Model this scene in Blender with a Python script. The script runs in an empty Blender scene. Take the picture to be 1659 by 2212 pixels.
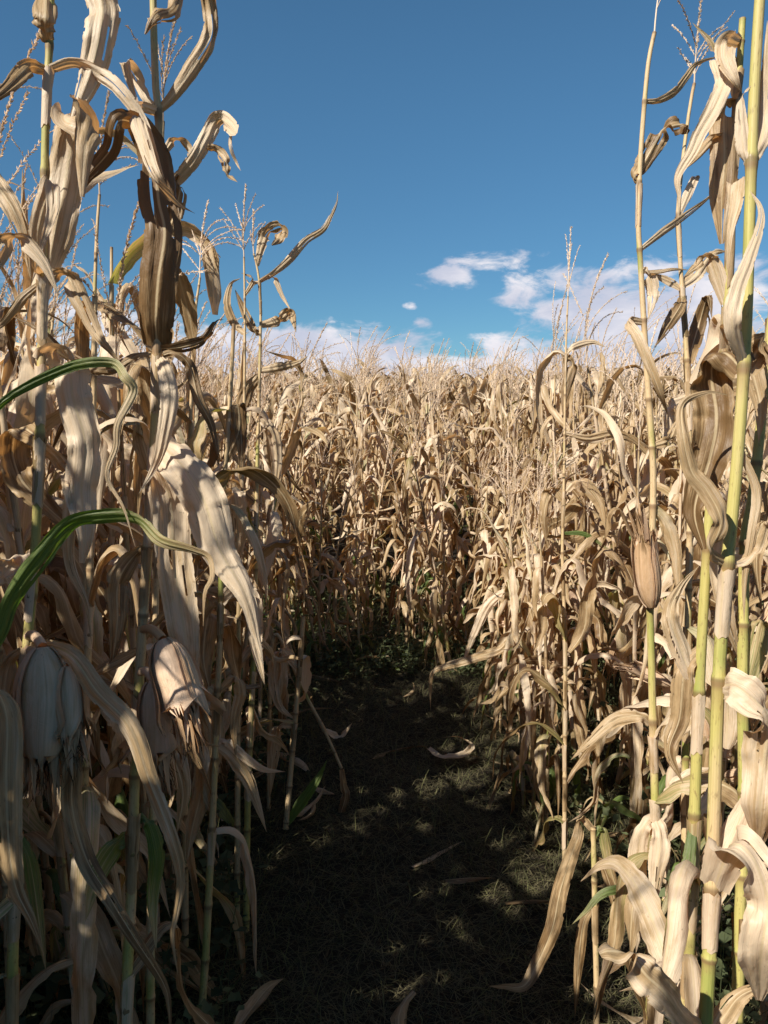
import bpy, math, random
import numpy as np
from mathutils import Matrix, Vector, Euler

# ------------------------------------------------------------------ camera, sky, sun, exposure
SC = bpy.context.scene
COL = SC.collection
PITCH = math.radians(7.7)
CAMZ = 1.75
F = 1671.0                                   # focal length in units of a 1659 x 2212 frame
cam_d = bpy.data.cameras.new('camera')
cam_d.sensor_fit = 'VERTICAL'; cam_d.sensor_height = 24.0
cam_d.lens = 24.0 * F / 2212.0
cam_d.clip_start = 0.05; cam_d.clip_end = 3000
cam = bpy.data.objects.new('camera', cam_d); COL.objects.link(cam)
cam.location = (0, 0, CAMZ)
cam.rotation_euler = (math.pi / 2 - PITCH, 0, 0)
SC.camera = cam
SC.view_settings.view_transform = 'Standard'
SC.view_settings.look = 'None'
SC.view_settings.exposure = 0.78
SC.view_settings.gamma = 1.0
SC.cycles.max_bounces = 6
SC.cycles.diffuse_bounces = 3
SC.cycles.transmission_bounces = 4
SC.cycles.use_adaptive_sampling = True

SUN_EL = math.radians(41)
SUN_AZ = math.radians(46)                    # left of straight behind the camera
sun_dir = Vector((-math.sin(SUN_AZ) * math.cos(SUN_EL), -math.cos(SUN_AZ) * math.cos(SUN_EL), math.sin(SUN_EL)))
sd = bpy.data.lights.new('sun', 'SUN'); sd.energy = 5.0; sd.angle = math.radians(0.53); sd.color = (1.0, 0.94, 0.83)
sun = bpy.data.objects.new('sun', sd); COL.objects.link(sun)
sun.rotation_euler = (-sun_dir).to_track_quat('-Z', 'Y').to_euler()

class NT:
    """small helper for node maths"""
    def __init__(s, tree): s.t = tree; s.n = tree.nodes; s.l = tree.links
    def new(s, typ, **kw):
        nd = s.n.new(typ)
        for k, v in kw.items(): setattr(nd, k, v)
        return nd
    def put(s, sock, v):
        if hasattr(v, 'links') or isinstance(v, bpy.types.NodeSocket): s.l.new(v, sock)
        else: sock.default_value = v
    def m(s, op, a, b=None, c=None, clamp=False):
        nd = s.new('ShaderNodeMath', operation=op, use_clamp=clamp)
        for i, v in enumerate((a, b, c)):
            if v is not None: s.put(nd.inputs[i], v)
        return nd.outputs[0]
    def vm(s, op, a, b=None):
        nd = s.new('ShaderNodeVectorMath', operation=op)
        s.put(nd.inputs[0], a)
        if b is not None: s.put(nd.inputs[1], b)
        return nd.outputs[0]
    def comb(s, x, y, z):
        nd = s.new('ShaderNodeCombineXYZ')
        for i, v in enumerate((x, y, z)): s.put(nd.inputs[i], v)
        return nd.outputs[0]
    def sep(s, v):
        nd = s.new('ShaderNodeSeparateXYZ'); s.put(nd.inputs[0], v); return nd.outputs
    def noise(s, vec, scale, detail=4, rough=0.5, dist=0.0):
        nd = s.new('ShaderNodeTexNoise'); s.put(nd.inputs['Vector'], vec)
        nd.inputs['Scale'].default_value = scale; nd.inputs['Detail'].default_value = detail
        nd.inputs['Roughness'].default_value = rough; nd.inputs['Distortion'].default_value = dist
        return nd.outputs[0]
    def ramp(s, v, lo, hi, a=0.0, b=1.0, smooth=True):
        nd = s.new('ShaderNodeMapRange')
        if smooth: nd.interpolation_type = 'SMOOTHSTEP'
        s.put(nd.inputs[0], v); nd.inputs[1].default_value = lo; nd.inputs[2].default_value = hi
        nd.inputs[3].default_value = a; nd.inputs[4].default_value = b
        return nd.outputs[0]
    def mix(s, f, a, b, mode='MIX'):
        nd = s.new('ShaderNodeMix', data_type='RGBA', blend_type=mode)
        s.put(nd.inputs[0], f); s.put(nd.inputs[6], a); s.put(nd.inputs[7], b)
        return nd.outputs[2]
def C(r, g, b): return (r, g, b, 1.0)

def build_world():
    w = bpy.data.worlds.new("World"); SC.world = w; w.use_nodes = True
    g = NT(w.node_tree); g.n.clear()
    sky = g.new('ShaderNodeTexSky', sky_type='NISHITA')
    sky.sun_disc = False; sky.sun_elevation = SUN_EL
    sky.sun_rotation = math.atan2(sun_dir.x, sun_dir.y)
    sky.altitude = 900; sky.air_density = 0.9; sky.dust_density = 0.15; sky.ozone_density = 3.0
    tc = g.new('ShaderNodeTexCoord').outputs['Generated']
    x, y, z = g.sep(tc)
    az = g.m('MULTIPLY', g.m('ARCTAN2', x, y), 57.2958)
    el = g.m('MULTIPLY', g.m('ARCSINE', z), 57.2958)
    # wispy cumulus banks, low in the sky
    sv = g.comb(g.m('MULTIPLY', az, 0.05), g.m('MULTIPLY', el, 0.105), 3.7)
    n1 = g.noise(sv, 6.0, 10, 0.62, 0.35)
    n2 = g.noise(g.comb(g.m('MULTIPLY', az, 0.03), g.m('MULTIPLY', el, 0.12), 9.1), 2.2, 5, 0.6, 0.4)
    def blob(a0, e0, ra, re, p=1.0):
        dx = g.m('DIVIDE', g.m('SUBTRACT', az, a0), ra); dy = g.m('DIVIDE', g.m('SUBTRACT', el, e0), re)
        d = g.m('SQRT', g.m('ADD', g.m('MULTIPLY', dx, dx), g.m('MULTIPLY', dy, dy)))
        return g.ramp(d, 0.25, 1.25, p, 0.0)
    blobs = [(4.7, 8.9, 2.8, 1.4, 1.0), (7.4, 10.2, 4.6, 0.9, .85), (10.8, 10.6, 2.6, 0.5, .6),
             (11.0, 7.6, 3.8, 1.5, .9), (14.5, 8.8, 6.5, 1.5, 1.0), (18.5, 6.2, 10.5, 3.2, 1.8), (20, 8.6, 9.0, 1.5, 1.0), (14, 4.0, 6.5, 2.0, 1.0),
             (-8.0, 3.0, 14.0, 3.4, 1.9), (18.0, 2.0, 20.0, 4.4, 1.7), (-20.0, 3.4, 9.0, 4.8, 1.2), (2, 2.0, 12, 2.6, 1.7),
             (2.9, 6.0, 1.0, 0.5, .75), (1.7, 7.2, 0.7, 0.4, .6), (-36, 6, 16, 5, 1.0), (44, 7, 18, 6, 1.0)]
    s = None
    for b in blobs:
        v = blob(*b); s = v if s is None else g.m('MAXIMUM', s, v)
    dens = g.m('ADD', g.m('MULTIPLY', s, 0.62), g.m('SUBTRACT', g.m('ADD', g.m('MULTIPLY', n1, 2.3), g.m('MULTIPLY', n2, 0.9)), 1.60))
    mask = g.ramp(dens, 0.26, 0.86)
    mask = g.m('MULTIPLY', mask, g.ramp(s, 0.0, 0.14))
    # thin high streaks
    ci = g.noise(g.comb(g.m('MULTIPLY', az, 0.035), g.m('MULTIPLY', el, 0.16), 1.3), 2.0, 6, 0.62, 0.8)
    cmask = g.m('MULTIPLY', g.ramp(ci, 0.56, 0.80), g.m('MULTIPLY', blob(12, 33, 12, 5, 1.0), 0.16))
    shade = g.ramp(g.noise(g.comb(g.m('MULTIPLY', az, 0.05), g.m('ADD', g.m('MULTIPLY', el, 0.105), 0.03), 3.7), 3.2, 6, 0.55, 0.25), 0.35, 0.68)
    ccol = g.mix(shade, C(4.6, 4.9, 6.0), C(7.3, 7.1, 7.5))
    skyc = g.mix(1.0, sky.outputs[0], C(0.54, 0.85, 0.88), 'MULTIPLY')
    # the real sky pales towards the horizon; keep that moderate as in clear dry air
    hz = g.ramp(el, 0.0, 26.0, 1.0, 0.0)
    skyc = g.mix(hz, skyc, g.mix(1.0, skyc, C(0.68, 0.68, 0.73), 'MULTIPLY'))
    c = g.mix(cmask, skyc, ccol)
    c = g.mix(mask, c, ccol)
    bg = g.new('ShaderNodeBackground'); g.put(bg.inputs[0], c); bg.inputs[1].default_value = 0.072
    out = g.new('ShaderNodeOutputWorld'); g.l.new(bg.outputs[0], out.inputs[0])
build_world()

# ------------------------------------------------------------------ materials
def new_mat(name):
    m = bpy.data.materials.new(name); m.use_nodes = True
    g = NT(m.node_tree); g.n.clear(); return m, g
def finish(g, col, trans_col=None, tfac=0.3, rough=0.6, spec=0.3, bump=None, bdist=0.002, bstr=0.5):
    p = g.new('ShaderNodeBsdfPrincipled'); g.put(p.inputs['Base Color'], col)
    g.put(p.inputs['Roughness'], rough); p.inputs['Specular IOR Level'].default_value = spec
    nrm = None
    if bump is not None:
        b = g.new('ShaderNodeBump'); b.inputs['Strength'].default_value = bstr; b.inputs['Distance'].default_value = bdist
        g.put(b.inputs['Height'], bump); nrm = b.outputs[0]; g.l.new(nrm, p.inputs['Normal'])
    sh = p.outputs[0]
    if trans_col is not None:
        t = g.new('ShaderNodeBsdfTranslucent'); g.put(t.inputs[0], trans_col)
        mx = g.new('ShaderNodeMixShader'); g.put(mx.inputs[0], tfac)
        g.l.new(sh, mx.inputs[1]); g.l.new(t.outputs[0], mx.inputs[2]); sh = mx.outputs[0]
    o = g.new('ShaderNodeOutputMaterial'); g.l.new(sh, o.inputs[0])

def leaf_material(name, husk=False):
    m, g = new_mat(name)
    uv = g.new('ShaderNodeUVMap', uv_map='uv').outputs[0]
    u, v, _ = g.sep(uv)
    at = g.new('ShaderNodeAttribute', attribute_name='tint'); tr, tg, tb = g.sep(at.outputs['Color'])
    rnd = g.new('ShaderNodeObjectInfo').outputs['Random']
    seed = g.m('ADD', g.m('MULTIPLY', rnd, 17.0), g.m('MULTIPLY', tb, 31.0))
    fib = g.noise(g.comb(g.m('MULTIPLY', u, 26.0), g.m('MULTIPLY', v, 3.0), seed), 1.0, 3, 0.6)
    vein = g.noise(g.comb(g.m('MULTIPLY', u, 44.0), g.m('MULTIPLY', v, 2.2), seed), 1.0, 4, 0.75)
    blot = g.noise(g.comb(g.m('MULTIPLY', u, 2.6), g.m('MULTIPLY', v, 9.0), seed), 1.0, 4, 0.6, 0.4)
    spots = g.noise(g.comb(g.m('MULTIPLY', u, 9.0), g.m('MULTIPLY', v, 60.0), seed), 1.0, 3, 0.65)
    tone = g.m('ADD', g.m('MULTIPLY', g.m('SUBTRACT', g.m('FRACT', g.m('ADD', g.m('MULTIPLY', tb, 7.3), rnd)), 0.5), 0.75), tr)
    tone = g.m('ADD', tone, g.m('MULTIPLY', g.m('SUBTRACT', blot, 0.5), 1.5))
    tone = g.m('ADD', tone, g.m('MULTIPLY', g.m('SUBTRACT', fib, 0.5), 0.9), clamp=True)
    pale = C(0.68, 0.55, 0.395) if not husk else C(0.66, 0.47, 0.32)
    mid = C(0.44, 0.31, 0.165) if not husk else C(0.52, 0.34, 0.19)
    dark = C(0.17, 0.10, 0.042)
    c = g.mix(g.ramp(tone, 0.0, 0.55), pale, mid)
    c = g.mix(g.ramp(tone, 0.5, 1.0), c, dark)
    c = g.mix(g.m('MULTIPLY', g.ramp(vein, 0.48, 0.72), 0.34), c, C(0.26, 0.16, 0.075))
    if not husk:
        rib = g.m('ABSOLUTE', g.m('SUBTRACT', u, 0.5))
        c = g.mix(g.ramp(rib, 0.012, 0.050, 0.75, 0.0), c, C(0.62, 0.50, 0.31))
    c = g.mix(g.m('MULTIPLY', g.ramp(spots, 0.66, 0.74), 0.5), c, C(0.10, 0.055, 0.03))
    # still-green parts: streaks that follow the veins
    gm = g.m('SUBTRACT', g.m('ADD', g.m('MULTIPLY', tg, 1.6), g.m('MULTIPLY', fib, 0.8)), 0.75, clamp=True)
    gm = g.ramp(gm, 0.05, 0.5)
    gcol = g.mix(g.ramp(g.m('ADD', gm, g.m('MULTIPLY', blot, 0.6)), 0.35, 1.1), C(0.33, 0.33, 0.10), g.mix(g.ramp(fib, 0.3, 0.7), C(0.055, 0.095, 0.025), C(0.15, 0.19, 0.05)))
    has = g.ramp(tg, 0.01, 0.1)
    gm = g.m('MULTIPLY', gm, has)
    c = g.mix(gm, c, gcol)
    tc = g.mix(1.0, c, g.mix(gm, C(1.15, 0.76, 0.40), C(1.5, 2.0, 0.4)), 'MULTIPLY')
    crum = g.noise(g.comb(g.m('MULTIPLY', u, 4.0), g.m('MULTIPLY', v, 26.0), seed), 1.0, 4, 0.6, 0.6)
    h = g.m('ADD', g.m('MULTIPLY', vein, 0.5), g.m('ADD', g.m('MULTIPLY', fib, 0.5), g.m('MULTIPLY', crum, 1.8)))
    finish(g, c, tc, 0.33 if not husk else 0.2, 0.45, 0.45, h, 0.0022, 0.6)
    return m
M_LEAF = leaf_material('dry_leaf')
M_HUSK = leaf_material('dry_husk', True)

def stalk_material():
    m, g = new_mat('corn_stalk')
    uv = g.new('ShaderNodeUVMap', uv_map='uv').outputs[0]
    u, v, _ = g.sep(uv)                       # v counts the joints
    at = g.new('ShaderNodeAttribute', attribute_name='tint'); tr, tg, tb = g.sep(at.outputs['Color'])
    rnd = g.new('ShaderNodeObjectInfo').outputs['Random']
    seed = g.m('ADD', g.m('MULTIPLY', rnd, 17.0), g.m('MULTIPLY', tb, 31.0))
    fib = g.noise(g.comb(g.m('MULTIPLY', u, 22.0), g.m('MULTIPLY', v, 0.9), seed), 1.0, 3, 0.6)
    big = g.noise(g.comb(u, g.m('MULTIPLY', v, 0.8), seed), 1.0, 3, 0.5)
    spk = g.noise(g.comb(g.m('MULTIPLY', u, 14.0), g.m('MULTIPLY', v, 14.0), seed), 1.0, 3, 0.6)
    fr = g.m('FRACT', v)
    d = g.m('MINIMUM', fr, g.m('SUBTRACT', 1.0, fr))
    tan = g.mix(fib, C(0.34, 0.22, 0.11), C(0.60, 0.46, 0.27))
    yel = g.mix(fib, C(0.27, 0.235, 0.06), C(0.48, 0.41, 0.15))
    gr = g.mix(fib, C(0.10, 0.15, 0.03), C(0.26, 0.29, 0.06))
    k = g.ramp(g.m('ADD', tg, g.m('MULTIPLY', g.m('SUBTRACT', big, 0.5), 2.2)), 0.3, 0.8)
    c = g.mix(k, tan, yel)
    c = g.mix(g.m('MULTIPLY', g.ramp(big, 0.52, 0.7), g.m('MULTIPLY', k, 0.7)), c, gr)
    c = g.mix(g.m('MULTIPLY', g.ramp(spk, 0.56, 0.70), 0.6), c, C(0.15, 0.09, 0.04))
    c = g.mix(g.ramp(d, 0.012, 0.05, 0.75, 0.0), c, C(0.13, 0.075, 0.04))
    c = g.mix(g.m('MULTIPLY', g.ramp(fr, 0.80, 0.97), 0.45), c, C(0.22, 0.13, 0.06))
    finish(g, c, None, 0, 0.55, 0.3, fib, 0.0015, 0.6)
    return m
M_STALK = stalk_material()

def plain(name, a, b, scale, trans=None, tf=0.3, rough=0.8, bump=0.0):
    m, g = new_mat(name)
    co = g.new('ShaderNodeTexCoord').outputs['Object']
    n = g.noise(co, scale, 5, 0.6)
    at = g.new('ShaderNodeAttribute', attribute_name='tint'); tr, tg, tb = g.sep(at.outputs['Color'])
    c = g.mix(g.ramp(g.m('ADD', g.m('MULTIPLY', tr, 0.6), g.m('MULTIPLY', n, 0.5)), 0.15, 0.85), a, b)
    finish(g, c, (g.mix(1.0, c, trans, 'MULTIPLY') if trans else None), tf, rough, 0.25, n if bump else None, bump or 0.001, 0.6)
    return m
M_TASSEL = plain('tassel', C(0.56, 0.43, 0.30), C(0.80, 0.66, 0.52), 60, C(1.1, .9, .6), 0.25)
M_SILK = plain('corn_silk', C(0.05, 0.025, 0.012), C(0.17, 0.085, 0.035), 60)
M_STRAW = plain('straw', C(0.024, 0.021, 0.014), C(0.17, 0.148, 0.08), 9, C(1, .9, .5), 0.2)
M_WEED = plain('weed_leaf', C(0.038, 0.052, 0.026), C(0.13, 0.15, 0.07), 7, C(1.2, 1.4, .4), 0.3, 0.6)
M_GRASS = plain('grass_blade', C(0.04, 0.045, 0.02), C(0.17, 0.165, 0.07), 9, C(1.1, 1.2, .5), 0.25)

def ground_material():
    m, g = new_mat('soil')
    co = g.new('ShaderNodeTexCoord').outputs['Object']
    a = g.noise(co, 3.0, 6, 0.6); b = g.noise(co, 45.0, 5, 0.7); f = g.noise(g.vm('MULTIPLY', co, (1, 3, 1)), 90, 3, 0.7)
    c = g.mix(g.ramp(a, 0.3, 0.7), C(0.018, 0.014, 0.011), C(0.034, 0.027, 0.019))
    c = g.mix(g.m('MULTIPLY', g.ramp(b, 0.5, 0.75), 0.6), c, C(0.05, 0.04, 0.025))
    c = g.mix(g.m('MULTIPLY', g.ramp(f, 0.6, 0.7), 0.5), c, C(0.14, 0.11, 0.06))
    finish(g, c, None, 0, 0.95, 0.15, g.m('ADD', b, g.m('MULTIPLY', f, 0.4)), 0.02, 0.9)
    return m
M_SOIL = ground_material()

# ------------------------------------------------------------------ mesh collector (quads only)
class MB:
    def __init__(s): s.v = []; s.f = []; s.u = []; s.t = []; s.n = 0
    def add(s, v, f, uv, tint):
        v = np.asarray(v, float).reshape(-1, 3)
        tint = np.broadcast_to(np.asarray(tint, float), (len(v), 3))
        s.v.append(v); s.f.append(np.asarray(f, int).reshape(-1, 4) + s.n)
        s.u.append(np.asarray(uv, float).reshape(-1, 2)); s.t.append(tint); s.n += len(v)
    def grid(s, P, uv, tint):
        n, m = P.shape[:2]
        i = np.arange(n - 1)[:, None] * m + np.arange(m - 1)[None, :]
        f = np.stack([i, i + 1, i + m + 1, i + m], -1).reshape(-1, 4)
        s.add(P.reshape(-1, 3), f, uv.reshape(-1, 2), np.broadcast_to(tint, (n, m, 3)).reshape(-1, 3))
    def arrays(s): return np.concatenate(s.v), np.concatenate(s.f), np.concatenate(s.u), np.concatenate(s.t)
    def mesh(s, name, mat, smooth=True):
        v, f, u, t = s.arrays()
        return mesh_from(name, v, f, u, t, [mat], None, smooth)
def mesh_from(name, v, f, u, t, mats, mi=None, smooth=True):
    me = bpy.data.meshes.new(name)
    me.vertices.add(len(v)); me.vertices.foreach_set('co', v.astype(np.float32).ravel())
    me.loops.add(len(f) * 4); me.loops.foreach_set('vertex_index', f.astype(np.int32).ravel())
    me.polygons.add(len(f)); me.polygons.foreach_set('loop_start', np.arange(len(f), dtype=np.int32) * 4)
    if smooth: me.polygons.foreach_set('use_smooth', np.ones(len(f), bool))
    for m in mats: me.materials.append(m)
    if mi is not None: me.polygons.foreach_set('material_index', mi.astype(np.int32))
    me.update(calc_edges=True)
    ul = me.uv_layers.new(name='uv'); ul.data.foreach_set('uv', u[f.ravel()].astype(np.float32).ravel())
    at = me.attributes.new('tint', 'FLOAT_COLOR', 'POINT')
    at.data.foreach_set('color', np.concatenate([t, np.ones((len(t), 1))], 1).astype(np.float32).ravel())
    return me
def link(name, me, parent=None):
    o = bpy.data.objects.new(name, me); COL.objects.link(o)
    if parent is not None: o.parent = parent
    return o
def thing(name, label, cat, loc=(0, 0, 0), group=None):
    o = bpy.data.objects.new(name, None); COL.objects.link(o); o.location = loc
    o.empty_display_size = 0.1
    o['label'] = label; o['category'] = cat
    if group: o['group'] = group
    return o

# ------------------------------------------------------------------ maths of leaves
def nrm(a):
    return a / np.maximum(np.linalg.norm(a, axis=-1, keepdims=True), 1e-9)
def wob(rs, t, k=4, f=3.0):
    """smooth random curve, about -1..1"""
    r = np.zeros_like(t)
    for i in range(k):
        r += math.cos(i * .4) * np.sin(t * f * (i + 1) * rs.uniform(.7, 1.4) + rs.uniform(0, 6.28)) / (1 + i * .7)
    return r / 1.8
def rot(vec, ax, ang):
    c = np.cos(ang)[:, None]; s = np.sin(ang)[:, None]
    return vec * c + np.cross(ax, vec) * s + ax * (np.sum(ax * vec, -1)[:, None]) * (1 - c)
def spline(P, n):
    P = np.asarray(P, float); k = len(P)
    E = np.concatenate([[2 * P[0] - P[1]], P, [2 * P[-1] - P[-2]]])
    d = np.concatenate([[0], np.cumsum(np.linalg.norm(np.diff(P[:, :3], axis=0), axis=1))])
    tt = np.interp(np.linspace(0, d[-1], n), d, np.arange(k))
    i = np.minimum(tt.astype(int), k - 2); f = (tt - i)[:, None]
    p0, p1, p2, p3 = E[i], E[i + 1], E[i + 2], E[i + 3]
    return .5 * (2 * p1 + (p2 - p0) * f + (2 * p0 - 5 * p1 + 4 * p2 - p3) * f ** 2 + (3 * p1 - p0 - 3 * p2 + p3) * f ** 3)

def blade(mb, Cn, S, N, W, rs, m=7, cup=0.5, fold=0.2, ripple=0.18, tone=0.3, g0=0.0, g1=0.0, ragged=0.12, fray=0.0):
    """a leaf blade round centre line Cn (n,3); S side, N normal, W full width"""
    n = len(Cn); t = np.linspace(0, 1, n)
    L = np.concatenate([[0], np.cumsum(np.linalg.norm(np.diff(Cn, axis=0), axis=1))])
    u = np.linspace(-1, 1, m)
    P = np.zeros((n, m, 3))
    jag = np.array([rs.uniform(0, 1, n) ** 3 for _ in range(2)]) * ragged
    if m > 12: jag = jag + np.array([(rs.uniform(size=n) < .02) * rs.uniform(.1, .35, n) for _ in range(2)])
    cu = cup * (1 + .7 * wob(rs, t, 3, 4)) + 1e-3
    rl = [wob(rs, L * 14, 6, 2.0), wob(rs, L * 14, 6, 2.0)]
    rib = wob(rs, L * 6, 3, 2.0)
    for j, uu in enumerate(u):
        side = 0 if uu < 0 else 1
        a = abs(uu)
        w = W * .5 * (1 - jag[side] * (a > .9)) * (1 + (.10 if m < 12 else .06) * wob(rs, L * 10, 2, 2) * (a > .5))
        ph = a * cu
        x = np.sin(ph) / cu * w * np.sign(uu); y = (1 - np.cos(ph)) / cu * w
        y = y + fold * a * w + ripple * W * rl[side] * a ** 1.6 + 0.035 * W * np.sin(uu * 8 + rib * 2.2) + .05 * W * wob(rs, L * 20, 2, 2) * a
        if m > 12: y = y + W * (.016 * np.sin(uu * 19 + rib * 1.5) + .012 * np.sin(uu * 31 + rl[0] * 2) + .006 * wob(rs, L * 45, 3, 2) * a)
        P[:, j] = Cn + S * x[:, None] + N * y[:, None]
    uv = np.stack(np.broadcast_arrays((u[None, :] + 1) / 2, L[:, None]), -1)
    gg = g0 + (g1 - g0) * t
    tint = np.stack(np.broadcast_arrays((tone + .25 * t)[:, None], gg[:, None], rs.uniform(0, 1) * np.ones((1, m))), -1)
    mb.grid(P, uv, tint)
    if m > 12:                                     # torn slits along the veins
        f = mb.f[-1].reshape(n - 1, m - 1, 4); keep = np.ones((n - 1, m - 1), bool)
        for _ in range(rs.randint(0, 4)):
            c = rs.randint(2, m - 3); a = rs.randint(int(n * .25), int(n * .9)); keep[a:a + rs.randint(6, 30), c] = False
        for _ in range(rs.randint(1, 4)):          # bits gone from the edge
            c = rs.choice([0, m - 2]); a = rs.randint(8, n - 8); b = a + rs.randint(2, 6); keep[a:b, c] = False
            if rs.uniform() < .5: keep[a + 1:b - 1, 1 if c == 0 else m - 3] = False
        mb.f[-1] = f[keep]

def frames(Cn, s0, twist):
    T = nrm(np.gradient(Cn, axis=0)); S = np.zeros_like(Cn); s = np.asarray(s0, float)
    for i in range(len(Cn)):
        s = s - T[i] * np.dot(s, T[i]); s = s / max(np.linalg.norm(s), 1e-6); S[i] = s
    S = rot(S, T, twist); return T, S, np.cross(S, T)

def relax(Cn, S, W, gain=1.0):
    """a ribbon can only bend across its face: where the centre line bends, the side follows the bend's axis"""
    d = np.gradient(Cn, axis=0); ds = np.linalg.norm(d, axis=1); T = d / np.maximum(ds, 1e-9)[:, None]
    K = np.gradient(T, axis=0) / np.maximum(ds, 1e-6)[:, None]
    ker = np.array([1, 2, 3, 2, 1]) / 9.0
    K = np.stack([np.convolve(np.pad(K[:, j], 2, mode='edge'), ker, 'valid') for j in range(3)], -1)
    k = np.linalg.norm(K, axis=1); B = np.cross(T, K / np.maximum(k, 1e-6)[:, None])
    w = np.clip((k * np.maximum(W, .02) * 1.3 - .35) * gain, 0, 1)
    S2 = S.copy(); prev = S[0]
    for i in range(len(Cn)):
        b = B[i] if np.dot(B[i], prev) >= 0 else -B[i]
        a = S[i] if np.dot(S[i], prev) >= -.2 else -S[i]
        v = a * (1 - w[i]) + b * w[i] + prev * .8
        v = v - T[i] * np.dot(v, T[i]); n = np.linalg.norm(v); v = v / n if n > 1e-5 else prev
        S2[i] = v; prev = v
    return S2, np.cross(S2, T)

def sheath(mb, base, top, r, az, rs, seg=7, tone=.3):
    """the leaf foot wrapped round the stem between two points"""
    n = 4; t = np.linspace(0, 1, n)
    Cn = base[None] * (1 - t)[:, None] + top[None] * t[:, None]
    op = rs.uniform(2.2, 2.9)
    a = az + np.linspace(-op, op, seg)
    R = r * (1.10 + .22 * t[:, None] ** 2 + .14 * rs.normal(size=(n, seg)) * t[:, None]) + 0.0010
    h = np.linalg.norm(top - base)
    zz = (rs.normal(size=seg) * .035 * h)[None] * np.where((t == 0) | (t == 1), 1, 0)[:, None]
    P = Cn[:, None, :] + np.stack([np.cos(a)[None] * R, np.sin(a)[None] * R, 0 * R + zz], -1)
    uv = np.stack(np.broadcast_arrays(((np.linspace(-1, 1, seg) + 1) / 2)[None], (t * h)[:, None]), -1)
    mb.grid(P, uv, np.array([tone, rs.choice([0, 0, 0, .3]), rs.uniform()]))

def leaf_profile(t, wide=.28):
    return np.clip((.55 + .45 * np.clip(t / wide, 0, 1)) * (1 - np.clip((t - wide) / (1 - wide), 0, 1) ** 1.7), 0.02, 1)

def wild_leaf(mb, root, az, Llen, W, rs, n=22, m=7, style=None, tone=None, green=0.0):
    """a dry leaf leaving the stem at root: it rises a little, bends or snaps, and hangs"""
    t = np.linspace(0, 1, n)
    st = style or rs.choice(['arch', 'hang', 'snap', 'up'], p=[.20, .36, .36, .08])
    if st == 'arch': p0, p1, b, k = rs.uniform(.7, 1.2), -rs.uniform(.5, 1.3), rs.uniform(.2, .55), 9
    elif st == 'hang': p0, p1, b, k = rs.uniform(.2, .9), -rs.uniform(1.25, 1.55), rs.uniform(.06, .18), 14
    elif st == 'snap': p0, p1, b, k = rs.uniform(.7, 1.25), -rs.uniform(1.0, 1.5), rs.uniform(.2, .6), 30
    else: p0, p1, b, k = rs.uniform(1.1, 1.35), rs.uniform(.0, .8), rs.uniform(.5, .8), 5
    pitch = p0 + (p1 - p0) / (1 + np.exp(-k * (t - b))) + .48 * wob(rs, t, 4, 5) * np.clip(t * 4, 0, 1)
    if rs.uniform() < .45:                        # a second, sharp crease
        pitch = pitch + rs.uniform(-1.3, 1.3) / (1 + np.exp(-40 * (t - rs.uniform(.45, .85))))
    pitch = np.clip(pitch, -1.56, 1.5)
    h = az + .45 * wob(rs, t, 3, 4) * t + rs.normal() * .9 * t
    d = np.stack([np.cos(pitch) * np.cos(h), np.cos(pitch) * np.sin(h), np.sin(pitch)], -1) * Llen / (n - 1)
    Cn = np.asarray(root) + np.concatenate([np.zeros((1, 3)), np.cumsum(d[:-1], 0)])
    tw = rs.normal() * 2.2 * t ** 1.2 + 1.3 * wob(rs, t, 3, 4) * t
    T, S, N = frames(Cn, (-math.sin(az), math.cos(az), 0), tw)
    pr = leaf_profile(t, rs.uniform(.2, .4)); q = rs.uniform()
    if q < .22: pr = np.interp(t, [0, .3, .92, 1], [.6, 1, .8, .35])            # snapped off short
    elif q < .32: pr = leaf_profile(t, .15) * (.38 + .25 * wob(rs, t, 3, 6))     # shredded to a ribbon
    Wp = W * np.clip(pr, .02, 1)
    S, N = relax(Cn, S, Wp)
    rolled = rs.uniform() < .25
    blade(mb, Cn, S, N, Wp, rs, m, cup=rs.uniform(1.2, 2.4) if rolled else rs.uniform(.1, .9), fold=rs.uniform(0, .3),
          ripple=rs.uniform(.08, .30), tone=rs.uniform(.02, .5) if tone is None else tone, g0=green, g1=0 if green == 0 else green * .3, ragged=.25)

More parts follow.
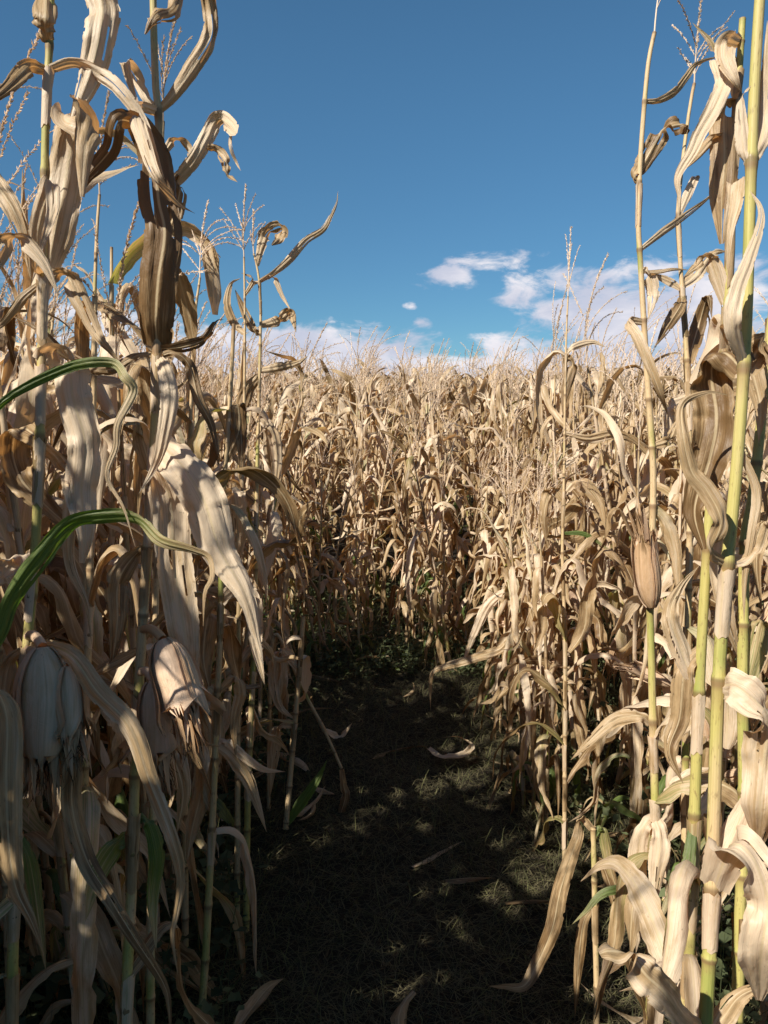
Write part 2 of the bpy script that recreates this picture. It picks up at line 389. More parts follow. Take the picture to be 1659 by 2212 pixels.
def stem(mb, pts, r0, r1, nodes, sides=10, green=(0, 0), rs=None, sub=4):
    """jointed stem along a curve; nodes = list of curve parameters of the joints"""
    base = spline(pts, 80); tt = np.linspace(0, 1, 80)
    ks, vs, sw = [], [], []
    nn = sorted(set([0.0] + list(nodes) + [1.0]))
    for i in range(len(nn) - 1):
        a, b = nn[i], nn[i + 1]
        for q in [0, .035, .07] + list(np.linspace(.2, .92, sub)) + [.965]:
            ks.append(a + (b - a) * q); vs.append(i + q)
            sw.append({0: 1.20, .035: 1.16, .07: 1.0, .965: 1.06}.get(q, 1.0))
    ks.append(1.0); vs.append(len(nn) - 1); sw.append(1.0)
    ks = np.array(ks); Cn = np.stack([np.interp(ks, tt, base[:, j]) for j in range(3)], -1)
    R = (r0 + (r1 - r0) * ks ** 1.25) * np.array(sw)
    T = nrm(np.gradient(Cn, axis=0)); X = nrm(np.cross(T, [0, 1, 0.0])); Y = np.cross(T, X)
    a = np.linspace(0, 2 * np.pi, sides + 1)
    P = Cn[:, None] + (X[:, None] * np.cos(a)[None, :, None] + Y[:, None] * np.sin(a)[None, :, None]) * R[:, None, None]
    uv = np.stack(np.broadcast_arrays((a / 6.283)[None], np.array(vs)[:, None]), -1)
    gg = green[0] + (green[1] - green[0]) * ks
    tint = np.stack(np.broadcast_arrays(np.zeros((1, 1)), gg[:, None], (rs.uniform() if rs is not None else .3) * np.ones((1, sides + 1))), -1)
    mb.grid(P, uv, tint)
def curve_at(pts, k):
    b = spline(pts, 80); tt = np.linspace(0, 1, 80)
    return np.array([np.interp(k, tt, b[:, j]) for j in range(3)])

def thin_tube(mb, Cn, r0, r1, tint, sides=4):
    n = len(Cn); T = nrm(np.gradient(Cn, axis=0)); ref = np.array([.3, .9, .2])
    X = nrm(np.cross(T, ref)); Y = np.cross(T, X); a = np.linspace(0, 2 * np.pi, sides + 1)
    R = np.linspace(r0, r1, n)
    P = Cn[:, None] + (X[:, None] * np.cos(a)[None, :, None] + Y[:, None] * np.sin(a)[None, :, None]) * R[:, None, None]
    uv = np.zeros((n, sides + 1, 2)); mb.grid(P, uv, np.asarray(tint))

def spray(mb, Cn, step, size, rs, tint):
    """spikelets along one tassel branch"""
    L = np.concatenate([[0], np.cumsum(np.linalg.norm(np.diff(Cn, axis=0), axis=1))])
    s = np.arange(L[-1] * .12, L[-1], step)
    k = 2
    c = np.repeat(np.stack([np.interp(s, L, Cn[:, j]) for j in range(3)], -1), k, 0)
    T = nrm(np.gradient(Cn, axis=0)); tt = np.repeat(np.stack([np.interp(s, L, T[:, j]) for j in range(3)], -1), k, 0)
    n = len(c); rnd = nrm(rs.normal(size=(n, 3))); out = nrm(rnd - tt * np.sum(rnd * tt, -1)[:, None])
    d = nrm(tt * 1.0 + out * rs.uniform(.35, .9, (n, 1)))
    sz = size * rs.uniform(.7, 1.25, (n, 1))
    for q in (0, 1):
        sd = nrm(np.cross(d, out)) if q == 0 else nrm(np.cross(d, nrm(np.cross(d, out))))
        V = np.stack([c, c + d * sz * .45 + sd * sz * .17, c + d * sz, c + d * sz * .45 - sd * sz * .17], 1).reshape(-1, 3)
        mb.add(V, np.arange(n * 4).reshape(-1, 4), np.zeros((n * 4, 2)), tint)

def tassel(mb, base, dirv, H, rs, nb=8, step=.006, size=.010, spread=.7, droop=.6, sides=4, wind=(0.25, 0.1)):
    dirv = nrm(np.asarray(dirv, float)); n = 12; t = np.linspace(0, 1, n)
    def arm(start, az, open_, L, dr):
        p = math.pi / 2 - open_ - dr * t ** 1.3
        d = np.stack([np.cos(p) * math.cos(az), np.cos(p) * math.sin(az), np.sin(p)], -1)
        d = nrm(d + np.array([wind[0], wind[1], 0]) * t[:, None] + dirv * .15)
        return start + np.concatenate([np.zeros((1, 3)), np.cumsum(d[:-1] * L / (n - 1), 0)])
    tint = (rs.uniform(.3, 1.0), 0, 0)
    main = arm(np.asarray(base), rs.uniform(0, 6.28), .03, H, .25 * droop)
    thin_tube(mb, main, .0022, .0009, tint, sides); spray(mb, main[3:], step * .55, size, rs, tint)
    for i in range(nb):
        k = rs.uniform(.12, .45); st = main[int(k * (n - 1))]
        a = arm(st, i * 2.4 + rs.normal() * .4, rs.uniform(.25, .5) * spread * 1.6, H * rs.uniform(.45, .72), rs.uniform(.2, 1.4) * droop)
        thin_tube(mb, a, .0013, .0006, tint, sides); spray(mb, a, step, size * .9, rs, tint)

def ear_parts(base, dirv, L, R, rs, out_dir, fl=1.0):
    """husk mesh and silk mesh of one ear hanging or standing along dirv"""
    d = nrm(np.asarray(dirv, float)); x = nrm(np.cross(d, np.array([.2, .9, .3]))); y = np.cross(d, x)
    mb = MB(); n, m = 20, 9
    rs2 = rs.uniform(size=8)
    for q in range(8):
        a0 = q * 2.4 + rs.uniform(0, .5); span = rs.uniform(1.0, 1.5) if q < 5 else rs.uniform(.4, .8)
        t = np.linspace(0, 1, n); Lq = L * rs.uniform(.86, 1.12)
        prof = R * np.interp(t, [0, .03, .08, .16, .3, .5, .7, .85, 1], [.14, .32, .50, .72, .92, 1.0, .94, .82, .66]) * (1 + .035 * (8 - q) / 8)
        flare = (rs.uniform(.0, .9) if q > 1 else 0) * R * fl * np.clip((t - rs.uniform(.45, .8)) / .4, 0, 1) ** 1.6 * 2
        P = np.zeros((n, m, 3))
        for j, uu in enumerate(np.linspace(-1, 1, m)):
            te = .62 + .3 * rs2[q]; ww = np.where(t > te, 1 - .85 * ((t - te) / (1 - te)), 1) * (1 if q < 5 else .9)
            a = a0 + uu * span * ww + .1 * np.sin(t * 5 + q)
            rr = prof + flare + .0015 * q + .0022 * np.sin(uu * 11 + q * 3) + .01 * abs(uu) ** 3 * rs.uniform(0, .6) * t
            ln = Lq * t * (1 - .04 * abs(uu)) + (0.012 * np.sin(uu * 15 + q) * (t > .95))
            P[:, j] = base + d * ln[:, None] + (x * np.cos(a)[:, None] + y * np.sin(a)[:, None]) * rr[:, None]
        uv = np.stack(np.broadcast_arrays(np.linspace(0, 1, m)[None], (t * Lq)[:, None]), -1)
        tone = (rs.uniform(-.1, .22) + np.clip(t - .75, 0, 1) * 1.6)[:, None]
        tint = np.stack(np.broadcast_arrays(tone, 0 * tone, rs.uniform() * np.ones((1, m))), -1)
        mb.grid(P, uv, tint)
    # frayed strips at the open end
    for q in range(22):
        a = rs.uniform(0, 6.28); k = 7; t = np.linspace(0, 1, k)
        c0 = base + d * L * rs.uniform(.78, .92) + (x * math.cos(a) + y * math.sin(a)) * R * rs.uniform(.45, .8)
        dr = nrm(d + (x * math.cos(a) + y * math.sin(a)) * rs.uniform(-.25, .25) + np.array([0, 0, -.3]))
        Cn = c0 + dr * (t * rs.uniform(.25, .62) * L)[:, None] + np.cross(dr, [0, 0, 1]) * (.006 * np.sin(t * 4 + q))[:, None]
        T, S, N = frames(Cn, np.cross(dr, x * math.cos(a) + y * math.sin(a)), rs.uniform(-1, 1) * t)
        blade(mb, Cn, S, N, .017 * (1 - t * .93), rs, 3, .5, 0, .25, tone=.4)
    sb = MB()
    for q in range(26):
        a = rs.uniform(0, 6.28); t = np.linspace(0, 1, 7)[:, None]
        c0 = base + d * L * .9 + (x * math.cos(a) + y * math.sin(a)) * R * .25 * rs.uniform()
        Cn = c0 + d * t * L * rs.uniform(.12, .3) + np.array([0, 0, -1]) * t ** 2 * .03 + rs.normal(size=3) * .012 * t + rs.normal(size=3) * .006 * np.sin(t * 6)
        thin_tube(sb, Cn, .0009, .0005, (rs.uniform(0, 1), 0, 0), 3)
    return mb, sb

# ------------------------------------------------------------------ ground
def gz(x, y):
    x = np.asarray(x, float); y = np.asarray(y, float)
    s = np.clip(y - 5.0, 0, None); rise = 0.046 * s * np.minimum(1, s / 5) / (1 + s / 70)
    onp = np.exp(-((x - .1) / .75) ** 4) * (y < 5.6)
    b = .018 * np.sin(x * 3.1 + y * .7) * np.sin(y * 2.3) + .012 * np.sin(x * 8.7 + 1) * np.sin(y * 6.1 + x)
    return rise + b - .03 * onp
def build_ground():
    xs = np.unique(np.concatenate([np.linspace(-400, -14, 20), np.linspace(-14, 14, 160), np.linspace(14, 400, 20)]))
    ys = np.unique(np.concatenate([np.linspace(-300, -5, 12), np.linspace(-5, 16, 150), np.linspace(16, 900, 60)]))
    X, Y = np.meshgrid(xs, ys, indexing='ij'); Z = gz(X, Y)
    mb = MB(); mb.grid(np.stack([X, Y, Z], -1)[::-1], np.stack([X, Y], -1)[::-1], np.array([.5, 0, 0]))
    o = link('ground', mb.mesh('ground', M_SOIL)); o['kind'] = 'structure'
build_ground()

# ------------------------------------------------------------------ the generic plants
def make_plant(seed, H=1.75, nleaf=11, lod=0, has_ear=True, tas=True, lean=.08, green=.3, Wm=.084, low=.09, wildness=1.0):
    """returns list of (part name, MB, material, parent index)"""
    rs = np.random.RandomState(seed)
    la = rs.uniform(0, 6.28); lx, ly = lean * math.cos(la), lean * math.sin(la)
    pts = np.array([[0, 0, -.03], [lx * .1, ly * .1, H * .3], [lx * .45 + rs.normal() * .008, ly * .45, H * .65], [lx, ly, H]])
    nn = 12; nodes = np.concatenate([[.03, .08], np.linspace(.16, 1, nn - 1)[:-1]])
    parts = []
    sb = MB(); stem(sb, pts, .0115, .0042, nodes, 10 if lod == 0 else 4, (green + .45, green - .3), rs, 4 if lod == 0 else 1)
    parts.append(('stalk', sb, M_STALK, None))
    az0 = rs.uniform(0, 6.28)
    ks = np.linspace(low, .95, nleaf)
    for i, k in enumerate(ks):
        root = curve_at(pts, k); az = az0 + (i % 2) * math.pi + rs.normal() * .45
        mb = MB() if (lod == 0 or i == 0) else mb
        r = .0115 + (.0042 - .0115) * k ** 1.25
        sheath(mb, curve_at(pts, k - .055), root, r, az, rs, 7 if lod == 0 else 4, rs.uniform(0, .4))
        kk = 1 - abs(k - .55) * 1.1
        Lf = rs.uniform(.36, .78) * (.55 + .55 * kk); w = Wm * rs.uniform(.55, 1.1) * (.5 + .55 * kk)
        if k > .78: stl = rs.choice(['arch', 'up', 'snap', 'hang'], p=[.35, .25, .25, .15])
        elif k < .4: stl = rs.choice(['hang', 'snap'], p=[.75, .25])
        else: stl = None
        g = rs.choice([0, 0, .45, .7]) if k < .34 else rs.choice([0] * 9 + [.4])
        tn = np.clip(rs.beta(1.6, 3.0) * .8 + (.22 if k < .35 else 0), 0, .9)  # low leaves toned darker, painting shade into the gaps between plants
        wild_leaf(mb, root + np.array([math.cos(az), math.sin(az), 0]) * r, az, Lf, w, rs, (24 if lod == 0 else 10), (7 if lod == 0 else 3), stl, tn, g)
        if lod == 0: parts.append(('leaf', mb, M_LEAF, None))
    if lod: parts.append(('leaf', mb, M_LEAF, None))
    if has_ear and lod == 0:
        k = rs.uniform(.42, .55); a = rs.uniform(0, 6.28); root = curve_at(pts, k)
        o = np.array([math.cos(a), math.sin(a), 0]); dn = rs.choice([.4, -1.2, -2.5])
        em, sm = ear_parts(root + o * .022, o + np.array([0, 0, dn]), rs.uniform(.17, .22), rs.uniform(.022, .028), rs, o)
        parts.append(('ear', em, M_HUSK, None)); parts.append(('silk', sm, M_SILK, len(parts) - 1))
    if tas:
        tb = MB(); top = curve_at(pts, 1.0)
        if lod == 0:
            tassel(tb, top, (lx, ly, 1), rs.uniform(.40, .62), rs, rs.randint(4, 9), .007, .011, rs.uniform(.4, 1.0), rs.uniform(.6, 1.5), 4, (.6, .1))
        else:
            tassel(tb, top, (lx, ly, 1), rs.uniform(.42, .66), rs, 5, .013, .018, rs.uniform(.4, .9), rs.uniform(.6, 1.4), 3, (.75, .1))
        parts.append(('tassel', tb, M_TASSEL, None))
    return parts

def link_plant(parts, root, off=None):
    objs = []
    for nm, mb, mat, pi in parts:
        me = mb.mesh(nm, mat)
        o = link(nm, me, root if pi is None else objs[pi]); objs.append(o)
    return objs
def copy_plant(src, loc, rotz, tilt, sc):
    r = src.copy(); COL.objects.link(r); r.location = loc
    r.rotation_euler = Euler((tilt[0], tilt[1], rotz)); r.scale = (sc, sc, sc)
    for ch in KIDS[src.name]:
        c = ch[0].copy(); COL.objects.link(c); c.parent = r
        for g in ch[1]:
            d = g.copy(); COL.objects.link(d); d.parent = c
    return r
KIDS = {}

RS = np.random.RandomState(11)
def rows():
    """stand positions: rows along the path direction"""
    out = []
    for ix in range(-70, 71):
        x0 = .12 + (ix + .5) * .62
        y = -3.2 + RS.uniform(0, .2)
        while y < 62:
            gap = .21 if y < 14 else .26 + (y - 14) * .006
            y += gap * RS.uniform(.75, 1.3)
            out.append((x0 + RS.normal() * .05, y + RS.normal() * .03))
    return out
def on_path(x, y):
    if -.50 < x < .80 and y < 5.0: return True
    if x <= .2 and 5.0 < y < 5.55 and x > -3.0: return True         # the path turns off to the left
    return False
def px(x, y, z):
    """frame position of a world point"""
    Z = z - CAMZ; f = y * math.cos(PITCH) - Z * math.sin(PITCH); u = y * math.sin(PITCH) + Z * math.cos(PITCH)
    if f < .05: return None
    return 829.5 + F * x / f, 1106 - F * u / f, f

near, rest = [], []
CROWD = []
for i in range(26):                               # bent plants crowding in from the right edge and round the end of the path
    CROWD.append((RS.uniform(.62, .95), RS.uniform(3.0, 5.2)) if i < 15 else (RS.uniform(-.55, 1.0), RS.uniform(5.05, 5.5)))
THICK = [(RS.uniform(-1.9, -.62), RS.uniform(1.9, 5.0)) for _ in range(34)]
for (x, y) in rows() + CROWD + THICK:
    if on_path(x, y) and (x, y) not in CROWD: continue
    q = px(x, y, 1.0); inview = q is not None and -90 < q[0] < 1750 and y > .9
    if inview and q[2] < 1.75: continue                               # the plants nearest the lens are built one by one below
    if abs(x) < .5 and y < .9: continue
    if inview: near.append((y, x))
    elif y < 14 and x > -4.5 and x < 3 and y > -3 and (x < -.6 or y > .5): rest.append((x, y, 0))

rx = np.random.RandomState(8)
for i in range(300):                              # extra unseen corn, added on the sunny side to shade the path
    a, b = rx.uniform(-4.2, -.62), rx.uniform(-3.0, 2.4); q = px(a, b, 1.0)
    if q is None or q[0] < -450 or b < .3: rest.append((a, b, 0))
rest = [p for p in rest if not (p[1] < 3 and math.hypot(p[0], p[1]) < 1.15) and not (-.95 < p[0] < 1.1 and p[1] < 1.6) and not (0 < p[1] < 2 and px(p[0], p[1], 1) and -450 < px(p[0], p[1], 1)[0] < 2000)]
near.sort()
HEROES = 22
N_IND = 300 - HEROES
ind = near[:N_IND]
for (y, x) in near[N_IND:]: rest.append((x, y, 0 if y < 14 else 1))

def height_for(x, y):
    if x < -.45 and y < 5.2: return 1.06 - .05 * min(max(y - 2.2, 0), 2) - (.08 if x > -.9 and y > 2.6 else 0)
    if x > .75 and y < 5.2: return .90 + .05 * (x - .8)
    return .895
protos = []
for i in range(16):
    parts = make_plant(100 + i, H=[1.98, 1.84, 1.92, 2.02][i % 4], nleaf=18, has_ear=(i % 2 == 0), tas=(i % 8 != 7), lean=.06 + .02 * (i % 4), green=[.1, .35, .55, .2][i % 4])
    if i >= len(ind): break
    r = bpy.data.objects.new('corn_plant', None); COL.objects.link(r); r.empty_display_size = .1
    r['category'] = 'corn plant'
    link_plant(parts, r)
    KIDS[r.name] = [(c, list(c.children)) for c in r.children]
    protos.append(r)
for r in protos: KIDS[r.name] = [(c, list(c.children)) for c in r.children]

def zone_label(x, y, k):
    d = int(y)
    if y < 5.2 and x < -.45:
        rown = ['edge row', 'second row', 'third row', 'deep rows'][min(3, int((-x - .45) / .62))]
        dep = ['nearest', 'near', 'middle', 'far', 'farthest'][min(4, max(0, int((y - 1.7) / .75)))]
        return f'dry corn plant in the {rown} left of the path, {dep} stretch', 'corn left of the path, ' + rown + ', ' + dep
    if y < 5.2:
        rown = ['edge row', 'second row', 'third row', 'deep rows'][min(3, int((x - .75) / .62))]
        dep = ['nearest', 'near', 'middle', 'far', 'farthest'][min(4, max(0, int((y - 1.7) / .75)))]
        return f'sunlit tan corn plant in the {rown} right of the path, {dep} stretch', 'corn right of the path, ' + rown + ', ' + dep
    row = ['first', 'second', 'third', 'fourth', 'fifth', 'sixth', 'seventh', 'eighth', 'ninth', 'tenth'][min(9, int((y - 5.2) / .55))]
    sidew = 'behind the path end' if -.5 < x < 1.1 else ('beyond the path end, towards the left' if x <= -.5 else 'beyond the path end, towards the right')
    return f'dry corn plant in the {row} band {sidew}', f'corn in the {row} band {sidew}'

# ---- stand individuals
R2 = np.random.RandomState(5)
for i, (y, x) in enumerate(ind):
    pi = R2.randint(len(protos)) if i >= len(protos) else i
    s = height_for(x, y) * R2.uniform(.90, 1.08) * (.74 if (x, y) in CROWD else (.9 if (x, y) in THICK else (.84 if x > 0 and y < 2.8 else 1)))
    rz = R2.normal() * .7
    edge = (y < 5.2 and (x < -.45 and x > -.9 or x > .75 and x < 1.3)) or (5 < y < 6)
    tl = (R2.normal() * (.10 if edge else .05), R2.normal() * (.10 if edge else .05))
    if i >= len(protos): r = copy_plant(protos[pi], (x, y, float(gz(x, y))), rz, tl, s)
    else:
        r = protos[i]; r.location = (x, y, float(gz(x, y))); r.rotation_euler = Euler((tl[0], tl[1], rz)); r.scale = (s, s, s)
    lb, gp = zone_label(x, y, i)
    r['label'] = lb; r['group'] = gp

# ---- everything farther off (and the rows just outside the picture): one mass
def build_mass():
    lows = []
    for i in range(10):
        mbs = make_plant(300 + i, H=[1.93, 2.0, 1.85][i % 3], nleaf=12, lod=1, tas=(i % 5 < 2), lean=.1, green=.2, Wm=.115)
        V, Fc, U, T, MI = [], [], [], [], []; n = 0
        for nm, mb, mat, _ in mbs:
            v, f, u, t = mb.arrays(); V.append(v); Fc.append(f + n); U.append(u); T.append(t); n += len(v)
            MI.append(np.full(len(f), {'stalk': 1, 'leaf': 0, 'tassel': 2}[nm]))
        lows.append([np.concatenate(a) for a in (V, Fc, U, T, MI)])
    far = []
    for (x, y, k) in rest: far.append((x, y))
    rf = np.random.RandomState(77)
    # beyond the rows above the stand is seen only by its tops
    y = 30.0
    VV, FF, UU, TT, MM = [], [], [], [], []; n = 0
    for (x, y) in far:
        if y > 34 and rf.uniform() < .35: continue
        v, f, u, t, mi = lows[rf.randint(len(lows))]
        s = height_for(x, y) * rf.uniform(.88, 1.10) * (1.06 if x < -.6 and y < 2.4 else 1); a = rf.uniform(0, 6.28); c, sn = math.cos(a) * s, math.sin(a) * s  # unseen plants at the left stand taller to throw more shade
        tx, ty = rf.normal() * .05, rf.normal() * .05
        w = np.stack([v[:, 0] * c - v[:, 1] * sn + tx * v[:, 2], v[:, 0] * sn + v[:, 1] * c + ty * v[:, 2], v[:, 2] * s], -1) + [x, y, float(gz(x, y))]
        tt = t.copy(); tt[:, 2] = (tt[:, 2] + rf.uniform()) % 1; tt[:, 0] += rf.normal() * .08 * (mi.max() >= 0)
        VV.append(w); FF.append(f + n); UU.append(u); TT.append(tt); MM.append(mi); n += len(v)
    me = mesh_from('corn_field', *[np.concatenate(a) for a in (VV, FF, UU, TT)], [M_LEAF, M_STALK, M_TASSEL], np.concatenate(MM))
    o = link('corn_field', me); o['kind'] = 'stuff'
    o['label'] = 'mass of dry tan corn stretching back to the skyline'; o['category'] = 'corn field'
    print('mass plants', len(VV), 'faces', len(me.polygons), 'near', len(near), 'ind', len(ind))
build_mass()
# ------------------------------------------------------------------ the plants nearest the lens, built one by one
CP, SP = math.cos(PITCH), math.sin(PITCH)
def at(x, y, z):
    a, b = (x - 829.5) / F * z, -(y - 1106) / F * z
    return np.array([a, z * CP + b * SP, CAMZ - z * SP + b * CP])
def parse(s, z0):
    out = []
    for p in s.split():
        q = [float(v) for v in p.split(',')]
        out.append(at(q[0], q[1], z0 + (q[2] if len(q) > 2 else 0)))
    return np.array(out)
CAMP = np.array([0, 0, CAMZ])
def hand_leaf(mb, P, w, z0, rs, tw=(0, 0), tone=.25, g=(0, 0), prof=None, cup=.28, ripple=.075, fold=.10, n=90, m=17, wave=.2, gain=1.0):
    P = P.copy(); k = len(P)
    for i in range(1, k): P[i] += rs.normal(size=3) * .004
    Cn = spline(P, n); t = np.linspace(0, 1, n)
    T = nrm(np.gradient(Cn, axis=0)); V = nrm(Cn - CAMP); S0 = np.cross(T, V); S = np.zeros_like(S0)
    prev = S0[0] / max(np.linalg.norm(S0[0]), 1e-6)
    for i in range(n):
        c = S0[i]
        if np.dot(c, prev) < 0: c = -c
        prev = prev * .75 + c * .6; prev = prev - T[i] * np.dot(prev, T[i]); prev /= max(np.linalg.norm(prev), 1e-6); S[i] = prev
    ang = np.interp(t, np.linspace(0, 1, len(tw)), tw) * .8 + min(wave, .45) * wob(rs, t, 3, 4)
    S = rot(S, T, ang)
    wm = w / F * z0 * .93
    pr = leaf_profile(t, .3) if prof is None else np.interp(t, [a for a, _ in prof], [b for _, b in prof])
    wid = wm * pr
    S, N = relax(Cn, S, wid, gain)
    blade(mb, Cn, S, N, wid, rs, m, cup, fold, ripple, tone, g[0], g[1], .05)

HN = [0]
def hero(label, z, stalk, r, nodes=None, leaves=(), ears=(), tas=None, fill=(), green=(.6, .1), ground=True, dz_st=None, group=None, fillr=(.35, .75)):
    HN[0] += 1; rs = np.random.RandomState(900 + HN[0])
    P = parse(stalk, z)
    if ground:                                     # carry the stem on down to the soil
        a = P[-1]
        if a[2] > .05:
            d = P[-1] - P[-2]; d = d / max(abs(d[2]), 1e-3); sl = np.clip(d[:2], -.25, .25)
            P = np.concatenate([P, [[a[0] + sl[0] * a[2] * .7, a[1] + sl[1] * a[2] * .7, -.03 + float(gz(a[0], a[1]))]]])
    P = P[::-1]                                    # from the ground upwards
    base = P[0].copy(); base[2] = max(base[2], -.05)
    root = thing('corn_plant', label, 'corn plant', tuple(base), group)
    Q = P - base
    dense = spline(P, 300); tt = np.linspace(0, 1, 300)
    length = np.linalg.norm(np.diff(dense, axis=0), axis=1).sum()
    ks = []
    if nodes:
        f = dense[:, 1] * CP - (dense[:, 2] - CAMZ) * SP
        yy = 1106 - F * (dense[:, 1] * SP + (dense[:, 2] - CAMZ) * CP) / f
        ks = [tt[np.argmin(abs(yy - q))] for q in nodes]
        lo = min(ks)
        ks += list(np.arange(lo - .15 / length, .02, -.15 / length)) + [.03]
    else: ks = list(np.arange(.03, .99, .15 / length))
    ks = [k for k in ks if .005 < k < .995]
    mb = MB(); stem(mb, Q, r[0], r[1], ks, 16, green, rs, 5)
    link('stalk', mb.mesh('stalk', M_STALK), root)
    def rad(k): return r[0] + (r[1] - r[0]) * k ** 1.25
    for lf in leaves:
        s, w = lf[0], lf[1]; kw = dict(lf[2]) if len(lf) > 2 else {}
        sh = kw.pop('sheath', True)
        LP = parse(s, z); mb = MB()
        i = np.argmin(np.linalg.norm(dense - LP[0], axis=1)); 
        if np.linalg.norm(dense[i] - LP[0]) < .06:
            out = nrm(LP[min(2, len(LP) - 1)] - dense[i]); LP[0] = dense[i] + out * rad(tt[i]) * .7
            if sh and rs.uniform() < (.55 if green[0] < .78 else .12):
                az = math.atan2(out[1], out[0]); j = np.argmin(abs(tt - (tt[i] - kw.pop('shl', .11) / length)))
                sheath(mb, dense[j] - base, dense[i] - base, rad(tt[i]), az, rs, 11, kw.get('tone', .25))
        kw.pop('shl', 0)
        LP = LP - base
        global CAMP
        keep = CAMP; CAMP = CAMP - base
        hand_leaf(mb, LP, w, z, rs, **kw); CAMP = keep
        o = link('leaf', mb.mesh('leaf', M_LEAF), root)
        if kw.get('g', (0, 0))[0] > .6: o['label'] = 'long leaf that is still green'
    for e in ears:
        a, b, R = parse(e[0], z)[0], parse(e[1], z)[0], e[2]
        L = np.linalg.norm(b - a); i = np.argmin(np.linalg.norm(dense - a, axis=1))
        em, sm = ear_parts(a - base, b - a, L, R, rs, None, e[3] if len(e) > 3 else 1)
        # the short shank that holds the ear
        sh = np.linspace(0, 1, 6)[:, None]; c0 = dense[i] - base; c1 = a - base
        mid = (c0 + c1) / 2 + np.array([0, 0, .02]); Cn = c0 * (1 - sh) ** 2 + 2 * mid * sh * (1 - sh) + c1 * sh ** 2
        thin_tube(em, Cn, .008, .009, (.3, 0, .2), 8)
        eo = link('ear', em.mesh('ear', M_HUSK), root); link('silk', sm.mesh('silk', M_SILK), eo)
    if tas:
        tb = MB(); d = nrm(dense[-1] - dense[-12])
        tassel(tb, dense[-1] - base, d, tas.get('H', .25), rs, tas.get('nb', 8), .005, .0085, tas.get('spread', .7), tas.get('droop', .7), 5, tas.get('wind', (.25, .05)))
        link('tassel', tb.mesh('tassel', M_TASSEL), root)
    for k in fill:
        mb = MB(); i = int(k * 299); az = rs.uniform(0, 6.28); rt = dense[i] - base
        sheath(mb, dense[max(0, i - int(.1 / length * 299))] - base, rt, rad(k), az, rs, 9, rs.uniform(.1, .5))
        wild_leaf(mb, rt, az, rs.uniform(*fillr), rs.uniform(.045, .075), rs, 34, 9, rs.choice(['hang', 'snap', 'arch'], p=[.6, .25, .15]), rs.uniform(.1, .6), rs.choice([0, 0, .4]))
        link('leaf', mb.mesh('leaf', M_LEAF), root)
    return root
D = dict
lin = [(0, .7), (.2, 1), (.7, .9), (1, .15)]
hero('nearest corn plant cut by the left edge, two long green leaves arch from it', 1.12,
     '-95,-100 -85,250 -75,700 -68,1200 -60,1700 -55,2212', (.0115, .007), None,
     [('-70,960 0,885 60,836 130,803 200,785 248,780 278,800 286,850 268,915 250,970 243,1030 258,1100 280,1180', 26, D(g=(.8, .0), tone=.35, tw=(.2, .3, .1), cup=.15, ripple=.05, gain=.35)),
      ('-62,1460 0,1365 40,1290 90,1210 150,1145 215,1118 285,1125 350,1160 410,1185 440,1205 446,1245 438,1290 430,1350', 50, D(g=(1.0, .1), tone=.3, tw=(.1, .5, .8, .3), cup=.3, gain=.4)),
      ('-60,1500 -20,1480 15,1560 20,1700 26,1840 40,1930 62,1990 92,2060', 74, D(tone=.5, tw=(0, .3))),
      ('-75,640 -20,560 30,520 80,560 120,640', 50, D(tone=.1)),
      ('-82,300 -50,330 -10,380 25,440 45,520 60,600', 52, D(tone=.05))],
     tas=None, fill=(), green=(.7, .3))
